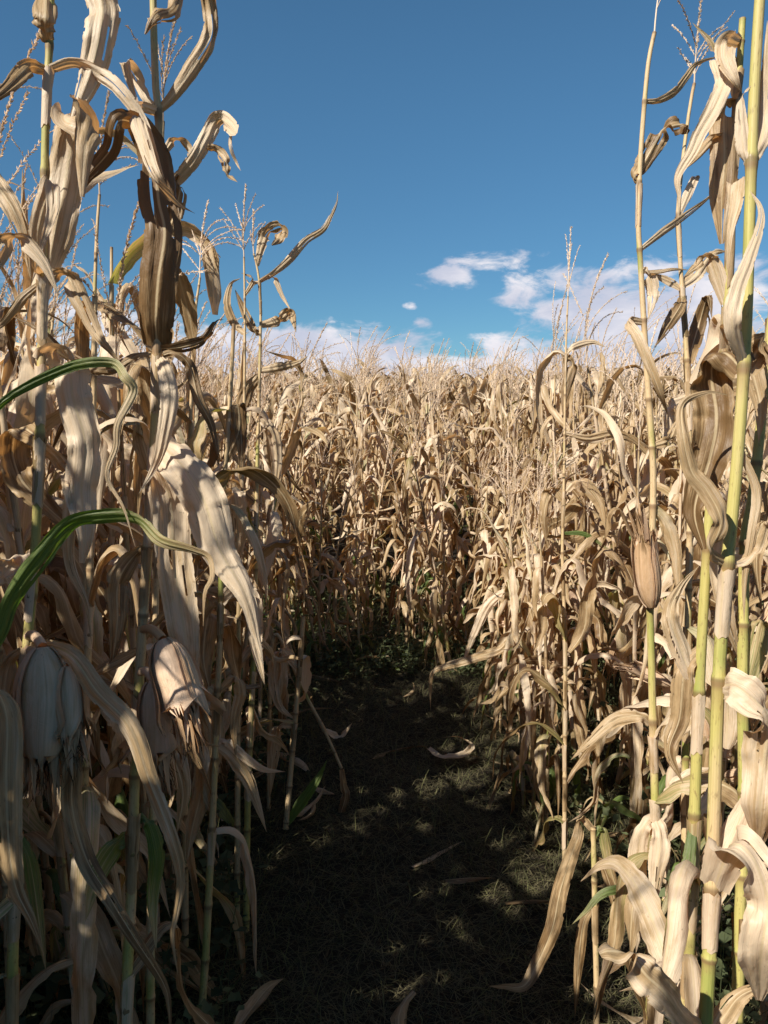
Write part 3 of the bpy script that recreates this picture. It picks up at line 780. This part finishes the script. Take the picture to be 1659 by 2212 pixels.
hero('tall corn plant at the left with a hanging ear and a big folded leaf', 1.36,
     '114,-140 107,95 99,250 93,600 86,950 75,1200 60,1380 42,1600 32,1900 25,2300', (.0105, .0058), [97, 375, 605, 940, 1290, 1430],
     [('106,99 97,70,-.02 97,30,-.03 102,-20 118,-80 150,-110', 66, D(tone=.55, prof=[(0, .5), (.15, .9), (1, 1)], cup=1.3, sheath=False)),
      ('108,150 75,152,-.03 45,172,-.06 0,200,-.1 -60,235,-.1', 40, D(tone=.5, tw=(.7, .2))),
      ('110,148 160,140 215,160 260,205 308,262 335,325 352,390', 38, D(tone=.05, tw=(.5, .1))),
      ('113,-110 150,-145 195,-95 218,0 214,80 202,150 178,215 150,262', 84, D(tone=.05, prof=lin, cup=1.1, wave=.2)),
      ('92,603 110,545 130,450 147,350 152,280,-.02 168,248,-.06 190,262,-.1 192,320,-.12 178,380,-.12 172,430,-.12', 96, D(tone=.42, prof=[(0, .45), (.15, .95), (.5, 1), (.7, .85), (1, .1)], wave=.15, cup=.9)),
      ('90,600 78,560,-.04 84,500,-.07 104,430,-.09 120,385,-.1 112,450,-.12 88,530,-.14 80,590,-.14', 40, D(tone=.02, wave=.2)),
      ('90,604 60,640 25,675 -5,705 -40,720', 24, D(tone=.2)),
      ('94,604 140,585 172,650 200,715 235,755 262,795', 46, D(tone=.0, tw=(.2, .6))),
      ('90,785 120,758 152,772 168,860 174,960 180,1060 186,1150 176,1220', 84, D(tone=.08, prof=lin, tw=(.2, .0), wave=.2)),
      ('86,943 45,925,.05 20,965,.08 52,1040,.08 100,1100,.08 150,1150,.08 172,1190,.08', 84, D(tone=.45, wave=.2)),
      ('74,1215 40,1198 5,1235 -40,1290', 54, D(tone=.1)),
      ('60,1392 110,1395,-.06 155,1432,-.1 215,1490,-.12 283,1570,-.12 330,1690,-.12 375,1810,-.12 392,1900,-.12 372,1965,-.12 364,2030,-.12 384,2115,-.12', 44, D(tone=.42, g=(.3, 0), wave=.7)),
      ('48,1560 115,1570,-.05 150,1640,-.1 165,1740,-.1 185,1850,-.1 228,1935,-.12 300,2030,-.12 345,2110,-.1 362,2180,-.1 372,2270,-.1', 46, D(tone=.5, wave=.7)),
      ('86,950 130,1000,.1 160,1050 150,1200 190,1300 200,1400', 40, D(tone=.3)),
      ('60,1400 25,1440 10,1520 0,1600', 40, D(tone=.2)),
      ('35,1800 60,1840 75,1900 80,2000 100,2100', 36, D(tone=.5, g=(.5, .3)))],
     ears=[('92,1398,-.08', '98,1640,-.10', .036, 1), ('146,1440,-.08', '158,1600,-.1', .020, .6)], fill=(.3, .36), green=(.75, .75))
hero('tall corn plant left of the path with one huge brown leaf standing along its stalk', 1.46,
     '329,-120 332,60 337,200 343,260 342,500 339,750 333,950 322,1150 305,1400 292,1650 285,1900 272,2212', (.0110, .0062), [-60, 238, 755, 1045, 1180, 1330, 1500],
     [('338,240 375,205 415,145 450,75 462,5 444,-45,-.04 405,-35,-.08 372,5,-.1 338,38,-.12 306,75,-.12', 46, D(tone=.5, prof=[(0, .4), (.2, .9), (.8, 1), (.92, .8), (1, .1)], wave=.2, cup=1.0)),
      ('337,236 312,212 290,165 276,150,-.03 285,190,-.05 306,242,-.05', 30, D(tone=.2)),
      ('340,757 342,690,-.03 345,600,-.05 345,500,-.06 342,420,-.06 332,345,-.06 316,298,-.07 292,268,-.1 262,256,-.13 240,280,-.13 226,325,-.12 195,380,-.11 168,412,-.1', 90,
       D(tone=.7, prof=[(0, .7), (.12, .95), (.5, 1), (.6, .85), (.7, .5), (.9, .4), (1, .05)], wave=.06, cup=.4, fold=.15, ripple=.04, gain=.15)),
      ('338,240 308,236,-.04 292,268,-.12 318,328,-.16 345,392,-.16 385,440,-.12 412,466,-.1', 38, D(tone=.0, wave=.3)),
      ('342,432,.03 372,385,.03 418,342 448,292 472,256 497,262,-.03 509,292,-.05', 38, D(tone=.05, prof=[(0, .5), (.3, .9), (.8, 1), (.95, .8), (1, .2)])),
      ('342,520,.03 372,470,.04 390,420,.04 384,385,.04 372,378 366,420', 42, D(tone=.5)),
      ('448,318 470,322 486,352 502,380 520,396', 26, D(tone=.2, sheath=False)),
      ('500,285 504,320 508,345 519,368', 9, D(tone=.2, sheath=False)),
      ('340,760 390,752 440,726 470,700 492,690', 30, D(tone=.6, tw=(.9, .3))),
      ('338,764 300,768 235,792 150,766 80,716 20,682', 28, D(tone=.6, tw=(.5, .2))),
      ('341,766 375,764 405,790 428,860 452,920 468,985 486,1010', 28, D(tone=.6)),
      ('338,772 366,800,-.05 366,880,-.07 350,950,-.07 320,1010,-.07 298,1062,-.07', 42, D(tone=.05)),
      ('333,965 358,968,-.03 396,1010,-.05 440,1090,-.05 486,1190,-.05 522,1285,-.05 548,1370,-.05 572,1428,-.05', 104, D(tone=.22, prof=[(0, .6), (.2, 1), (.5, .85), (.75, .4), (1, .03)], wave=.1, cup=.4, ripple=.05)),
      ('331,1048 352,1030,-.02 370,1090,-.02 376,1200,-.02 390,1320,-.02 408,1430,-.02 430,1512,-.02', 86, D(tone=.2, prof=lin, wave=.15)),
      ('306,1395 345,1350 390,1300 425,1255 458,1212', 22, D(tone=.3, tw=(.8, .5))),
      ('304,1400 262,1418 212,1450 172,1492', 30, D(tone=.3)),
      ('325,1185 290,1200 255,1260 250,1350 240,1450', 56, D(tone=.5)),
      ('300,1500 330,1520 350,1600 380,1640 400,1720 380,1800', 60, D(tone=.55)),
      ('288,1800 250,1830 215,1900 190,1990', 50, D(tone=.5, g=(.5, .3))),
      ('350,1570 400,1590,-.05 450,1610,-.06 478,1612,-.06', 32, D(tone=.1, sheath=False, tw=(.3, .8))),
      ('285,1760 320,1780 340,1850 330,1950 345,2050', 40, D(tone=.5, g=(.7, .3)))],
     ears=[('352,1382,-.08', '412,1560,-.12', .031, .8), ('332,1470,-.05', '352,1640,-.07', .026, 1.2)], fill=(.1, .15, .2, .27), green=(.75, .2))
hero('corn plant with bare yellowish lower stalk left of the path, pale curled leaf tip', 2.2,
     '505,700 495,900 480,1100 476,1350 470,1500 462,1700 455,1850 445,2050 437,2170', (.0112, .0055), [1160, 1290, 1490, 1640, 1790, 1960],
     [('472,1490 505,1462 520,1500 505,1560 515,1640', 30, D(tone=.5)),
      ('470,1500 440,1490 455,1600 436,1700 415,1800 400,1865', 70, D(tone=.5, g=(.3, 0))),
      ('468,1600 498,1602 530,1640 570,1662 615,1664', 26, D(tone=.15, tw=(.2, .5, .9))),
      ('468,1605 505,1640 535,1690 575,1795', 34, D(tone=.6)),
      ('476,1290 520,1260 550,1300 560,1400 575,1480', 44, D(tone=.2)),
      ('477,1300 450,1330 440,1420 452,1500', 60, D(tone=.4)),
      ('482,1100 510,1060 515,1150 505,1250', 50, D(tone=.4)),
      ('485,1000 515,930 520,880 515,960 520,1040', 40, D(tone=.4))], fill=(.3, .62, .75, .88), green=(.75, .2), fillr=(.3, .6))
hero('short broken corn stalk left of the path with a green leaf at its foot', 3.2,
     '655,1330 648,1430 638,1550 625,1700 617,1790', (.0115, .009), None,
     [('618,1782 650,1740 688,1682 706,1640', 26, D(tone=.4, g=(.7, .5))), ('638,1560 600,1570 590,1640 580,1720', 34, D(tone=.6)),
      ('650,1440 610,1400 592,1450 600,1520 640,1560', 36, D(tone=.4))], fill=(.5, .8, .9), fillr=(.25, .5), green=(.2, .1))
hero('thin corn stalk bent over into the path with a snapped hanging tip', 3.4,
     '738,1660 702,1580 655,1490 618,1405 596,1370 585,1420 582,1560 580,1700', (.0085, .0065), None,
     [('738,1662 741,1700 745,1725 722,1785 698,1822', 20, D(tone=.5, sheath=False)), ('700,1580 735,1590 760,1560', 16, D(tone=.4))], fill=(.3, .5), green=(.3, .2), fillr=(.2, .4))
hero('corn plant behind the huge brown leaf topped by a tall feathery tassel', 1.85,
     '352,262 347,400 345,700 340,1000 335,1400 330,1800 325,2050', (.011, .0045), None,
     [('349,330 380,300 410,320 420,380', 24, D(tone=.2))], tas=D(H=.27, nb=6, spread=.8, droop=.5, wind=(.35, 0)), fill=(.5, .6, .7, .78, .86, .93), green=(.5, .1))
hero('thin corn stalk with an upright tassel, left of the skyline gap, closer of two', 2.6,
     '527,555 529,700 527,900 520,1150 515,1400', (.0105, .003), None,
     [('528,720 505,700 488,660 500,615 520,604', 22, D(tone=.3)), ('528,640 545,600 520,590', 12, D(tone=.3))],
     tas=D(H=.235, nb=7, spread=.9, droop=.55, wind=(.3, 0)), fill=(.4, .5, .6, .7, .78), fillr=(.25, .55), green=(.4, 0))
hero('corn plant with a long leaf reaching right into the blue sky', 2.62,
     '548,548 556,580 563,650 561,800 556,1000 553,1200 548,1400 540,1600 535,1740', (.0115, .0035), None,
     [('562,607 592,590 626,560 664,520 698,497 716,470 727,438 731,412', 20, D(tone=.3, wave=.9, tw=(.5, .2))),
      ('555,578 566,530 584,500 604,488,-.02 608,505,-.05 590,530,-.07', 32, D(tone=.3, prof=[(0, .3), (.4, 1), (.8, .9), (1, .1)])),
      ('563,606 588,598 610,640 637,674', 13, D(tone=.2)), ('562,607 545,612 530,604', 10, D(tone=.3)),
      ('563,702 598,690 628,668 635,690,-.03 642,716,-.05', 28, D(tone=.1)),
      ('562,722 545,708 522,662 510,628', 22, D(tone=.55)),
      ('560,800 600,796 640,785 664,768', 24, D(tone=.0)),
      ('560,812 530,850 510,930 520,990', 34, D(tone=.3)), ('556,900 590,930 600,1000 590,1080', 34, D(tone=.2)),
      ('555,1080 520,1060 505,1120 510,1220', 40, D(tone=.4))],
     tas=D(H=.14, nb=3, spread=.8, droop=.4), fill=(.25, .33, .4, .5, .6), fillr=(.3, .6), green=(.8, .3))
for i, (st, H, lb, fl) in enumerate([('432,600 420,700 412,900 405,1200 400,1500', .24, 'corn plant with a drooping tassel, left of two thin tasselled stalks', (.45, .55, .65, .72, .8)),
                                 ('215,420 208,530 200,800 190,1100 180,1500', .24, 'corn plant with a tangled tassel between the two tall plants at the left', (.45, .55, .65, .72)),
                                 ('-25,300 -20,450 -15,700 -10,1000 0,1500', .26, 'corn plant at the left edge with its tassel bending into the frame', (.45, .55, .65))]):
    hero(lb, 2.35 if i < 1 else 1.95, st, (.011, .0035), None, [], tas=D(H=H, nb=10, spread=1.2, droop=1.5, wind=(.3, 0)), fill=fl, fillr=(.3, .55), green=(.4, .1))
hero('corn plant left of the path with leaves drooping in the gap behind the hanging ears', 1.8,
     '205,640 200,1000 190,1400 180,1800 175,2100', (.011, .006), None, [], fill=(.15, .25, .35, .45, .55, .65, .75, .85), fillr=(.4, .65), green=(.6, .2))

hero('nearest yellow-green corn stalk at the right, running the full height', 1.22,
     '1652,-150 1641,0 1629,200 1620,450 1612,700 1600,900 1585,1080 1568,1250 1552,1475 1541,1800 1535,2000 1522,2250', (.0114, .0078), [-90, 359, 799, 1223, 1475, 1927],
     [('1604,802 1562,768,.05 1538,800,.08 1535,900,.08 1530,1000,.08 1512,1100,.08 1522,1190,.08', 104, D(tone=.45, prof=lin, wave=.2, cup=.8)),
      ('1570,1222 1550,1190,-.03 1546,1130,-.05 1530,1070,-.05 1500,1010,-.05 1480,950,-.05 1485,880,-.04 1520,850,-.03 1580,860,-.03', 42, D(tone=.15, wave=.6)),
      ('1612,795 1590,700,-.05 1605,620,-.05 1630,560,-.06 1640,480,-.06 1625,400,-.06', 40, D(tone=.1)),
      ('1622,361 1606,330 1598,270 1602,210 1620,190', 34, D(tone=.1)),
      ('1624,358 1640,320 1650,240 1648,120 1660,40', 50, D(tone=.3)),
      ('1600,812 1640,760,.05 1670,760 1690,860', 80, D(tone=.35)),
      ('1572,1226 1620,1190 1650,1120 1660,1200', 46, D(tone=.2)),
      ('1552,1478 1600,1480,-.05 1640,1550,-.06 1655,1640,-.06 1632,1750,-.06 1640,1830', 96, D(tone=.08, prof=lin)),
      ('1537,1928 1562,1870 1598,1770 1640,1700 1690,1670', 62, D(tone=.08, tw=(.2, -.3))),
      ('1537,1929 1590,1830,-.08 1632,1850,-.1 1648,1950,-.1 1652,2050,-.1 1640,2150', 96, D(tone=.1, prof=lin)),
      ('1525,2240 1560,2190 1610,2150 1660,2120', 50, D(tone=.3)),
      ('1525,2235 1490,2190,-.1 1440,2140,-.16 1395,2100,-.18 1358,2070,-.18 1320,2055,-.18 1290,2062,-.18', 72, D(tone=.05, tw=(.3, .9), prof=[(0, .5), (.4, .9), (.8, 1), (.95, .7), (1, .3)])),
      ('1522,2240 1470,2195,-.08 1420,2150,-.1 1372,2128,-.1 1340,2130,-.1', 48, D(tone=.2, tw=(.2, -.4))),
      ('1655,960 1640,1060 1626,1160 1618,1250 1606,1340', 24, D(tone=.15, sheath=False))],
     fill=(.08, .14, .2, .26), green=(.82, .85))
hero('thick darker corn stalk just behind the nearest yellow-green one, right side', 1.42,
     '1604,40 1594,200 1585,350 1578,500 1572,650 1566,740 1545,950 1530,1150 1515,1400 1506,1600 1500,1762 1490,2000 1480,2230', (.0122, .0058), [90, 215, 385, 490, 760, 1180, 1500, 1762],
     [('1592,213 1572,206 1559,250 1557,350 1561,440 1556,518', 66, D(tone=.45, prof=lin, wave=.2)),
      ('1598,150 1575,125 1556,106 1530,80 1495,48', 18, D(tone=.5, g=(.3, .3))),
      ('1600,92 1574,84,-.03 1566,125,-.05 1580,170,-.06 1600,210,-.05', 48, D(tone=.2)),
      ('1592,212 1577,150 1562,126,-.02 1566,165,-.04 1546,220,-.05 1515,275,-.06 1486,330,-.06 1465,378,-.06 1461,430,-.06 1463,472,-.06', 42, D(tone=.05, wave=.4)),
      ('1585,300 1540,298 1500,340 1478,372', 24, D(tone=.1)),
      ('1578,492 1590,440 1600,380 1590,430,-.05 1575,500,-.08 1580,590,-.08', 44, D(tone=.2)),
      ('1571,655 1530,560 1500,570 1480,600', 40, D(tone=.2)),
      ('1565,762 1590,700,-.05 1610,740,-.06 1640,860,-.06 1630,960,-.06', 60, D(tone=.2)),
      ('1530,1180 1560,1150,-.03 1560,1240,-.04 1575,1340,-.04 1600,1430', 44, D(tone=.3)),
      ('1510,1500 1470,1400 1450,1330 1470,1270 1510,1220', 50, D(tone=.05, tw=(.2, .7))),
      ('1500,1765 1475,1880,-.03 1468,1950,-.04 1440,2050,-.04 1425,2130,-.04', 34, D(tone=.5, g=(.55, .2))),
      ('1500,1765 1530,1720,.05 1560,1660,.1', 36, D(tone=.1)),
      ('1485,2100 1440,2080 1420,2130 1430,2230', 44, D(tone=.1)),
      ('1515,1400 1480,1440 1470,1540 1450,1620 1470,1700', 54, D(tone=.25))],
     fill=(.12, .18, .22, .27, .32, .38), green=(.6, .85))
hero('slim corn stalk right of the path, curving up to a tassel against the sky', 1.96,
     '1414,70 1403,120 1395,190 1383,350 1379,480 1383,560 1390,680 1396,780 1404,900 1411,1020 1409,1150 1404,1300 1408,1450 1411,1600 1415,1750 1412,1900 1405,2050 1404,2190', (.0112, .0052), [222, 392, 538, 690, 867, 966, 1090, 1308, 1560, 1750, 1930],
     [('1394,222 1422,218 1455,200 1480,165 1505,140 1552,124', 20, D(tone=.05, tw=(.3, .9))),
      ('1382,392 1372,378 1384,350 1410,315 1440,285 1475,270 1487,290', 50, D(tone=.4, prof=[(0, .3), (.3, .8), (.7, 1), (.9, .9), (1, .3)])),
      ('1383,538 1430,512 1480,470 1530,430 1562,400', 20, D(tone=.1, tw=(.6, .6))),
      ('1384,583 1400,596 1408,640 1400,692', 34, D(tone=.1)),
      ('1384,588 1420,592 1455,588 1490,584', 10, D(tone=.4)),
      ('1391,692 1362,690,-.03 1384,735,-.05 1402,790,-.06 1424,852,-.05 1450,900', 28, D(tone=.15, wave=.9)),
      ('1404,968 1440,950 1455,910 1480,890', 28, D(tone=.2)),
      ('1411,1092 1440,1125 1456,1200 1472,1290', 36, D(tone=.45, g=(.35, 0))),
      ('1409,1095 1388,1120 1376,1160 1370,1200', 30, D(tone=.3)),
      ('1411,1560 1378,1543 1325,1564 1275,1598 1235,1642', 36, D(tone=.1, tw=(.2, .6))),
      ('1414,1752 1442,1718 1485,1680 1545,1656', 36, D(tone=.1)),
      ('1413,1758 1386,1790 1376,1860 1382,1960 1374,2060', 44, D(tone=.3)),
      ('1414,1755 1428,1800,-.04 1426,1890,-.05 1414,1970,-.05', 48, D(tone=.15)),
      ('1412,1940 1360,1922 1305,1935 1262,1968 1238,1995', 22, D(tone=.4, g=(.6, .4)))],
     ears=[('1407,1312,-.03', '1388,1150,-.04', .024, .4)], tas=D(H=.30, nb=7, spread=1.0, droop=.7, wind=(.35, 0)), fill=(.1, .15, .2, .25, .3, .36), fillr=(.3, .5), green=(.8, .15))
hero('slim brown-leaved corn stalk between a curved tasselled stalk and the thick ones', 2.05,
     '1500,180 1492,220 1478,320 1465,450 1469,560 1479,700 1487,850 1490,1100 1485,1400 1480,1700 1478,2100', (.011, .0042), [470, 622, 780],
     [('1479,620 1502,592 1540,562 1576,540', 34, D(tone=.1)), ('1480,640 1470,662,-.03 1440,700,-.05 1414,752,-.05', 32, D(tone=.55)),
      ('1478,624 1445,608 1400,588', 20, D(tone=.1, tw=(.4, .7))), ('1466,470 1480,420 1500,380 1490,440', 22, D(tone=.2)),
      ('1484,790 1510,700,.05 1530,640 1545,690', 40, D(tone=.4)), ('1486,850 1450,880 1440,930 1430,980', 30, D(tone=.1))],
     tas=D(H=.24, nb=7, spread=.9, droop=.8, wind=(.3, 0)), fill=(.3, .38, .46, .54, .62, .7), fillr=(.3, .65), green=(.6, .1))
hero('yellow corn stalk at the right edge beside the nearest one', 1.4,
     '1690,500 1652,830 1640,950 1625,1080 1610,1160 1606,1300 1604,1500 1607,1750 1598,2000 1590,2250', (.0115, .008), None,
     [('1626,1085 1650,1040 1668,1100 1640,1200 1648,1320', 40, D(tone=.15)), ('1605,1500 1640,1340 1660,1420', 60, D(tone=.5, g=(.4, .3)))], fill=(.15, .3, .42), green=(.9, .9))
hero('slim corn stalk with a single narrow tassel spike rising above the right clouds', 2.95,
     '1227,640 1223,740 1220,900 1218,1050 1215,1200 1220,1350 1221,1450', (.0085, .003), None,
     [('1221,765 1240,746 1280,740 1311,752', 18, D(tone=.1)), ('1221,768 1232,790 1222,850 1216,900', 28, D(tone=.4)),
      ('1220,937 1270,945 1328,940 1365,950 1396,985 1422,1012', 26, D(tone=.0, tw=(.3, .7))), ('1218,1060 1250,1040 1290,1080 1310,1150', 34, D(tone=.2)),
      ('1217,1080 1190,1050 1175,1110 1180,1180', 30, D(tone=.2)), ('1219,1010 1240,980 1236,930', 20, D(tone=.2)), ('1216,1150 1260,1160 1330,1200', 12, D(tone=.3, g=(.8, .3)))],
     tas=D(H=.25, nb=3, spread=.25, droop=.15, wind=(.06, 0)), fill=(.1, .16, .22, .28, .34, .4, .46, .54), fillr=(.3, .6), green=(.25, .1))
hero('broken corn stalk right of the path, long orange-brown leaf hanging over the ground', 2.2,
     '1281,1785 1284,1900 1286,2010 1289,2140', (.0085, .0075), None,
     [('1281,1790 1262,1772 1244,1800,-.03 1235,1850,-.04 1215,1930,-.05 1190,2010,-.06 1165,2080,-.06 1128,2130,-.08 1090,2138,-.1 1058,2122,-.12', 38, D(tone=.6, prof=[(0, .4), (.15, .7), (.5, 1), (.75, .8), (1, .05)])),
      ('1283,1850 1310,1880 1330,1960 1340,2060', 22, D(tone=.4)), ('1284,1950 1262,2000 1250,2080 1240,2200', 26, D(tone=.5)),
      ('1282,1800 1300,1790 1320,1870 1345,1960', 26, D(tone=.5, g=(.5, .2)))], green=(.3, .3))
hero('leaning corn plant at the end of the path, its leaf drooping to a hanging point', 4.1,
     '1075,1180 1120,1300 1160,1420 1185,1530', (.011, .006), None,
     [('1128,1320 1085,1395 1025,1420 962,1440 936,1452 931,1490 928,1532', 24, D(tone=.35, wave=.8)), ('1110,1270 1060,1300 1020,1380 1000,1440', 26, D(tone=.2)),
      ('1140,1370 1170,1330 1200,1380 1200,1450', 26, D(tone=.2))], fill=(.4, .6, .7, .8, .9), fillr=(.3, .5), green=(.7, .4))
# ------------------------------------------------------------------ ground cover
def gzv(x, y): return gz(x, y)
def blades(n, xy, Lr, wr, up, rs, col, segs=3):
    """n separate curved blades; up = mean rise"""
    x, y = xy; L = rs.uniform(*Lr, n); W = rs.uniform(*wr, n); h = rs.uniform(0, 6.28, n)
    p = np.clip(rs.normal(up, .35, n), .02, 1.5); cur = rs.uniform(.2, 1.6, n) * np.where(p > .5, 1, .35); hb = rs.normal(0, .9, n)
    pos = np.stack([x, y, gz(x, y) + rs.uniform(0, .028, n) * (p < .6)], -1); V = []
    for k in range(segs + 1):
        a = h + hb * k / segs
        sx = np.stack([-np.sin(a), np.cos(a), np.zeros(n)], -1) * (W * (1 - (k / segs) ** 2 * .9) / 2)[:, None]
        V += [pos - sx, pos + sx]
        q = p - cur * k / segs
        st = np.stack([np.cos(q) * np.cos(a), np.cos(q) * np.sin(a), np.sin(q)], -1) * (L / segs)[:, None]
        pos = pos + st; pos[:, 2] = np.maximum(pos[:, 2], gz(pos[:, 0], pos[:, 1]) + .003)
    V = np.stack(V, 1); m = 2 * (segs + 1)
    f = np.array([[2 * k, 2 * k + 1, 2 * k + 3, 2 * k + 2] for k in range(segs)])
    Fc = (np.arange(n)[:, None, None] * m + f[None]).reshape(-1, 4)
    T = np.repeat(np.stack([rs.uniform(*col, n), np.zeros(n), rs.uniform(size=n)], -1), m, 0)
    return V.reshape(-1, 3), Fc, np.zeros((n * m, 2)), T
def cover():
    rs = np.random.RandomState(3)
    def path_xy(n, x0=-.75, x1=1.05, y0=.9, y1=5.7):
        y = y0 + (y1 - y0) * rs.uniform(0, 1, n) ** 1.15; x = rs.uniform(x0, x1, n); return x, y
    n = 52000
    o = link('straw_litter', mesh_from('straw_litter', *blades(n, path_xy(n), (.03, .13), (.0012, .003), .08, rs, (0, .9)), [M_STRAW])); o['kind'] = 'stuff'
    o['label'] = 'mat of cut dry stalk shreds and grass trodden flat on the path'; o['category'] = 'straw litter'
    n = 26000; x, y = path_xy(n, -1.5, 1.9, .9, 6.4); keep = (rs.uniform(size=n) < np.clip(.30 + abs(x - .1) * .8, 0, 1)) ; x, y = x[keep], y[keep]
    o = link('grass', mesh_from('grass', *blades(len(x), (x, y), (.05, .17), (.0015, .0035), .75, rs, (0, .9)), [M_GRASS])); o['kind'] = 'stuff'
    o['label'] = 'short dull green grass at the foot of the corn and along the path'; o['category'] = 'grass'
    # taller rank grass between the stalks
    n = 9000; x, y = rs.uniform(-2.6, 3.0, n), .9 + 6.2 * rs.uniform(size=n); keep = ((x < -.42) | (x > .9) | (y > 4.9)) & (abs(x) < .65 * y + .3); x, y = x[keep], y[keep]
    o = link('grass', mesh_from('grass', *blades(len(x), (x, y), (.15, .42), (.002, .005), 1.15, rs, (0, .9), 5), [M_GRASS])); o['kind'] = 'stuff'
    o['label'] = 'long thin rank grass standing between the corn stalks'; o['category'] = 'grass'
    # leafy weeds
    n = 3400; x = rs.uniform(-3.2, 3.6, n); y = .9 + 6.6 * rs.uniform(size=n)
    far = (y > 4.9)
    keep = ((x < -.5) | (x > .85) | far) & (abs(x) < .65 * y + .3); keep &= rs.uniform(size=n) < np.where(far | (x < 0), 1, .4)
    x, y = np.concatenate([x[keep], rs.uniform(-.75, 1.1, 90)]), np.concatenate([y[keep], rs.uniform(4.9, 5.7, 90)]); V, Fc, T = [], [], []; k = 0
    for X, Y in zip(x, y):
        H = rs.uniform(.08, .42) * (.5 if Y > 4.6 else .85); lean = rs.normal(size=2) * .25; z0 = float(gz(X, Y)); nl = int(8 + H * 46)
        s = rs.uniform(.15, 1, nl); c = np.stack([X + lean[0] * s * H + rs.normal(size=nl) * .035, Y + lean[1] * s * H + rs.normal(size=nl) * .035, z0 + s * H], -1)
        a = rs.uniform(0, 6.28, nl); p = rs.uniform(-.5, .7, nl); L = rs.uniform(.018, .048, nl) * (1.25 if Y < 3 else 1.1); d = np.stack([np.cos(p) * np.cos(a), np.cos(p) * np.sin(a), np.sin(p)], -1)
        sd = np.stack([-np.sin(a), np.cos(a), rs.normal(0, .3, nl)], -1) * (L * .36)[:, None]; L = L[:, None]
        q = np.stack([c, c + d * L * .35 + sd, c + d * L * .4 - [0, 0, .004], c + d * L * .35 - sd, c + d * L], 1)
        V.append(q.reshape(-1, 3)); b = np.arange(nl)[:, None] * 5 + k
        Fc.append(np.concatenate([b + [0, 2, 4, 1], b + [0, 3, 4, 2]])); k += nl * 5
        T.append(np.tile([rs.uniform(0, 1), 0, 0], (nl * 5, 1)))
        st = np.array([[X, Y, z0], [X + .003, Y, z0], [X + lean[0] * H + .002, Y + lean[1] * H, z0 + H], [X + lean[0] * H, Y + lean[1] * H, z0 + H]])
        V.append(st); Fc.append(np.array([[0, 1, 2, 3]]) + k); k += 4; T.append(np.tile([.5, 0, 0], (4, 1)))
    V = np.concatenate(V); o = link('weeds', mesh_from('weeds', V, np.concatenate(Fc), np.zeros((len(V), 2)), np.concatenate(T), [M_WEED])); o['kind'] = 'stuff'
    o['label'] = 'dark green leafy weeds growing between the corn stalks'; o['category'] = 'weeds'
    # dry leaf pieces lying among the stalks
    mb = MB()
    for i in range(520):
        X, Y = rs.uniform(-3, 3.4), .9 + 6 * rs.uniform()
        if (-.38 < X < .68 and Y < 5) and rs.uniform() < .90: continue
        if abs(X) > .62 * Y + .3: continue
        z0 = float(gz(X, Y)); k = 10; t = np.linspace(0, 1, k); L = rs.uniform(.12, .4); a = rs.uniform(0, 6.28) + rs.normal() * 1.2 * t
        st = np.stack([np.cos(a), np.sin(a), .12 * wob(rs, t, 2, 4)], -1) * L / k
        Cn = np.array([X, Y, z0 + rs.uniform(.015, .07)]) + np.cumsum(st, 0); Tn, S, N = frames(Cn, (-math.sin(a[0]), math.cos(a[0]), 0), rs.normal() * 1.0 * t)
        blade(mb, Cn, S, N, rs.uniform(.02, .055) * leaf_profile(t), rs, 5, rs.uniform(.3, 1.8), .1, .2, tone=rs.uniform(.2, .8))
    o = link('leaf_litter', mb.mesh('leaf_litter', M_LEAF)); o['kind'] = 'stuff'; o['label'] = 'broken dry corn leaves lying between the stalks'; o['category'] = 'leaf litter'
cover()
def fallen(label, pts, w, lift=.025, tone=.4, twist=(0, .6)):
    rs = np.random.RandomState(len(label)); W = []
    for x, y in pts:                                 # where the sight line meets the soil
        d = at(x, y, 1.0) - CAMP; s = (CAMZ - lift) / -d[2]; W.append(CAMP + d * s)
    W = np.array(W); base = W[0].copy(); base[2] = float(gz(base[0], base[1])); Cn = spline(W - base, 30); Cn[:, 2] += .012 * wob(rs, np.linspace(0, 1, 30), 2, 5)
    T, S, N = frames(Cn, np.cross(np.gradient(Cn, axis=0)[0], [0, 0, 1.0]), np.interp(np.linspace(0, 1, 30), [0, 1], twist))
    mb = MB(); blade(mb, Cn, S, N, w * leaf_profile(np.linspace(0, 1, 30)), rs, 9, 1.0, .1, .15, tone=tone)
    o = link('fallen_leaf', mb.mesh('fallen_leaf', M_LEAF)); o.location = base
    o['label'] = label; o['category'] = 'fallen leaf'
fallen('curled brown corn leaf lying in a ring on the far part of the path', [(925, 1618), (960, 1640), (1005, 1632), (1018, 1608), (990, 1590), (955, 1592)], .05, .03)
fallen('pale corn leaf on the ground at the bottom edge, left of the path', [(505, 2240), (540, 2185), (580, 2135), (612, 2108)], .055, .03, .15)
fallen('small pale leaf scrap on the grass left of the path', [(478, 1785), (492, 1770), (512, 1768)], .04, .03, .05)
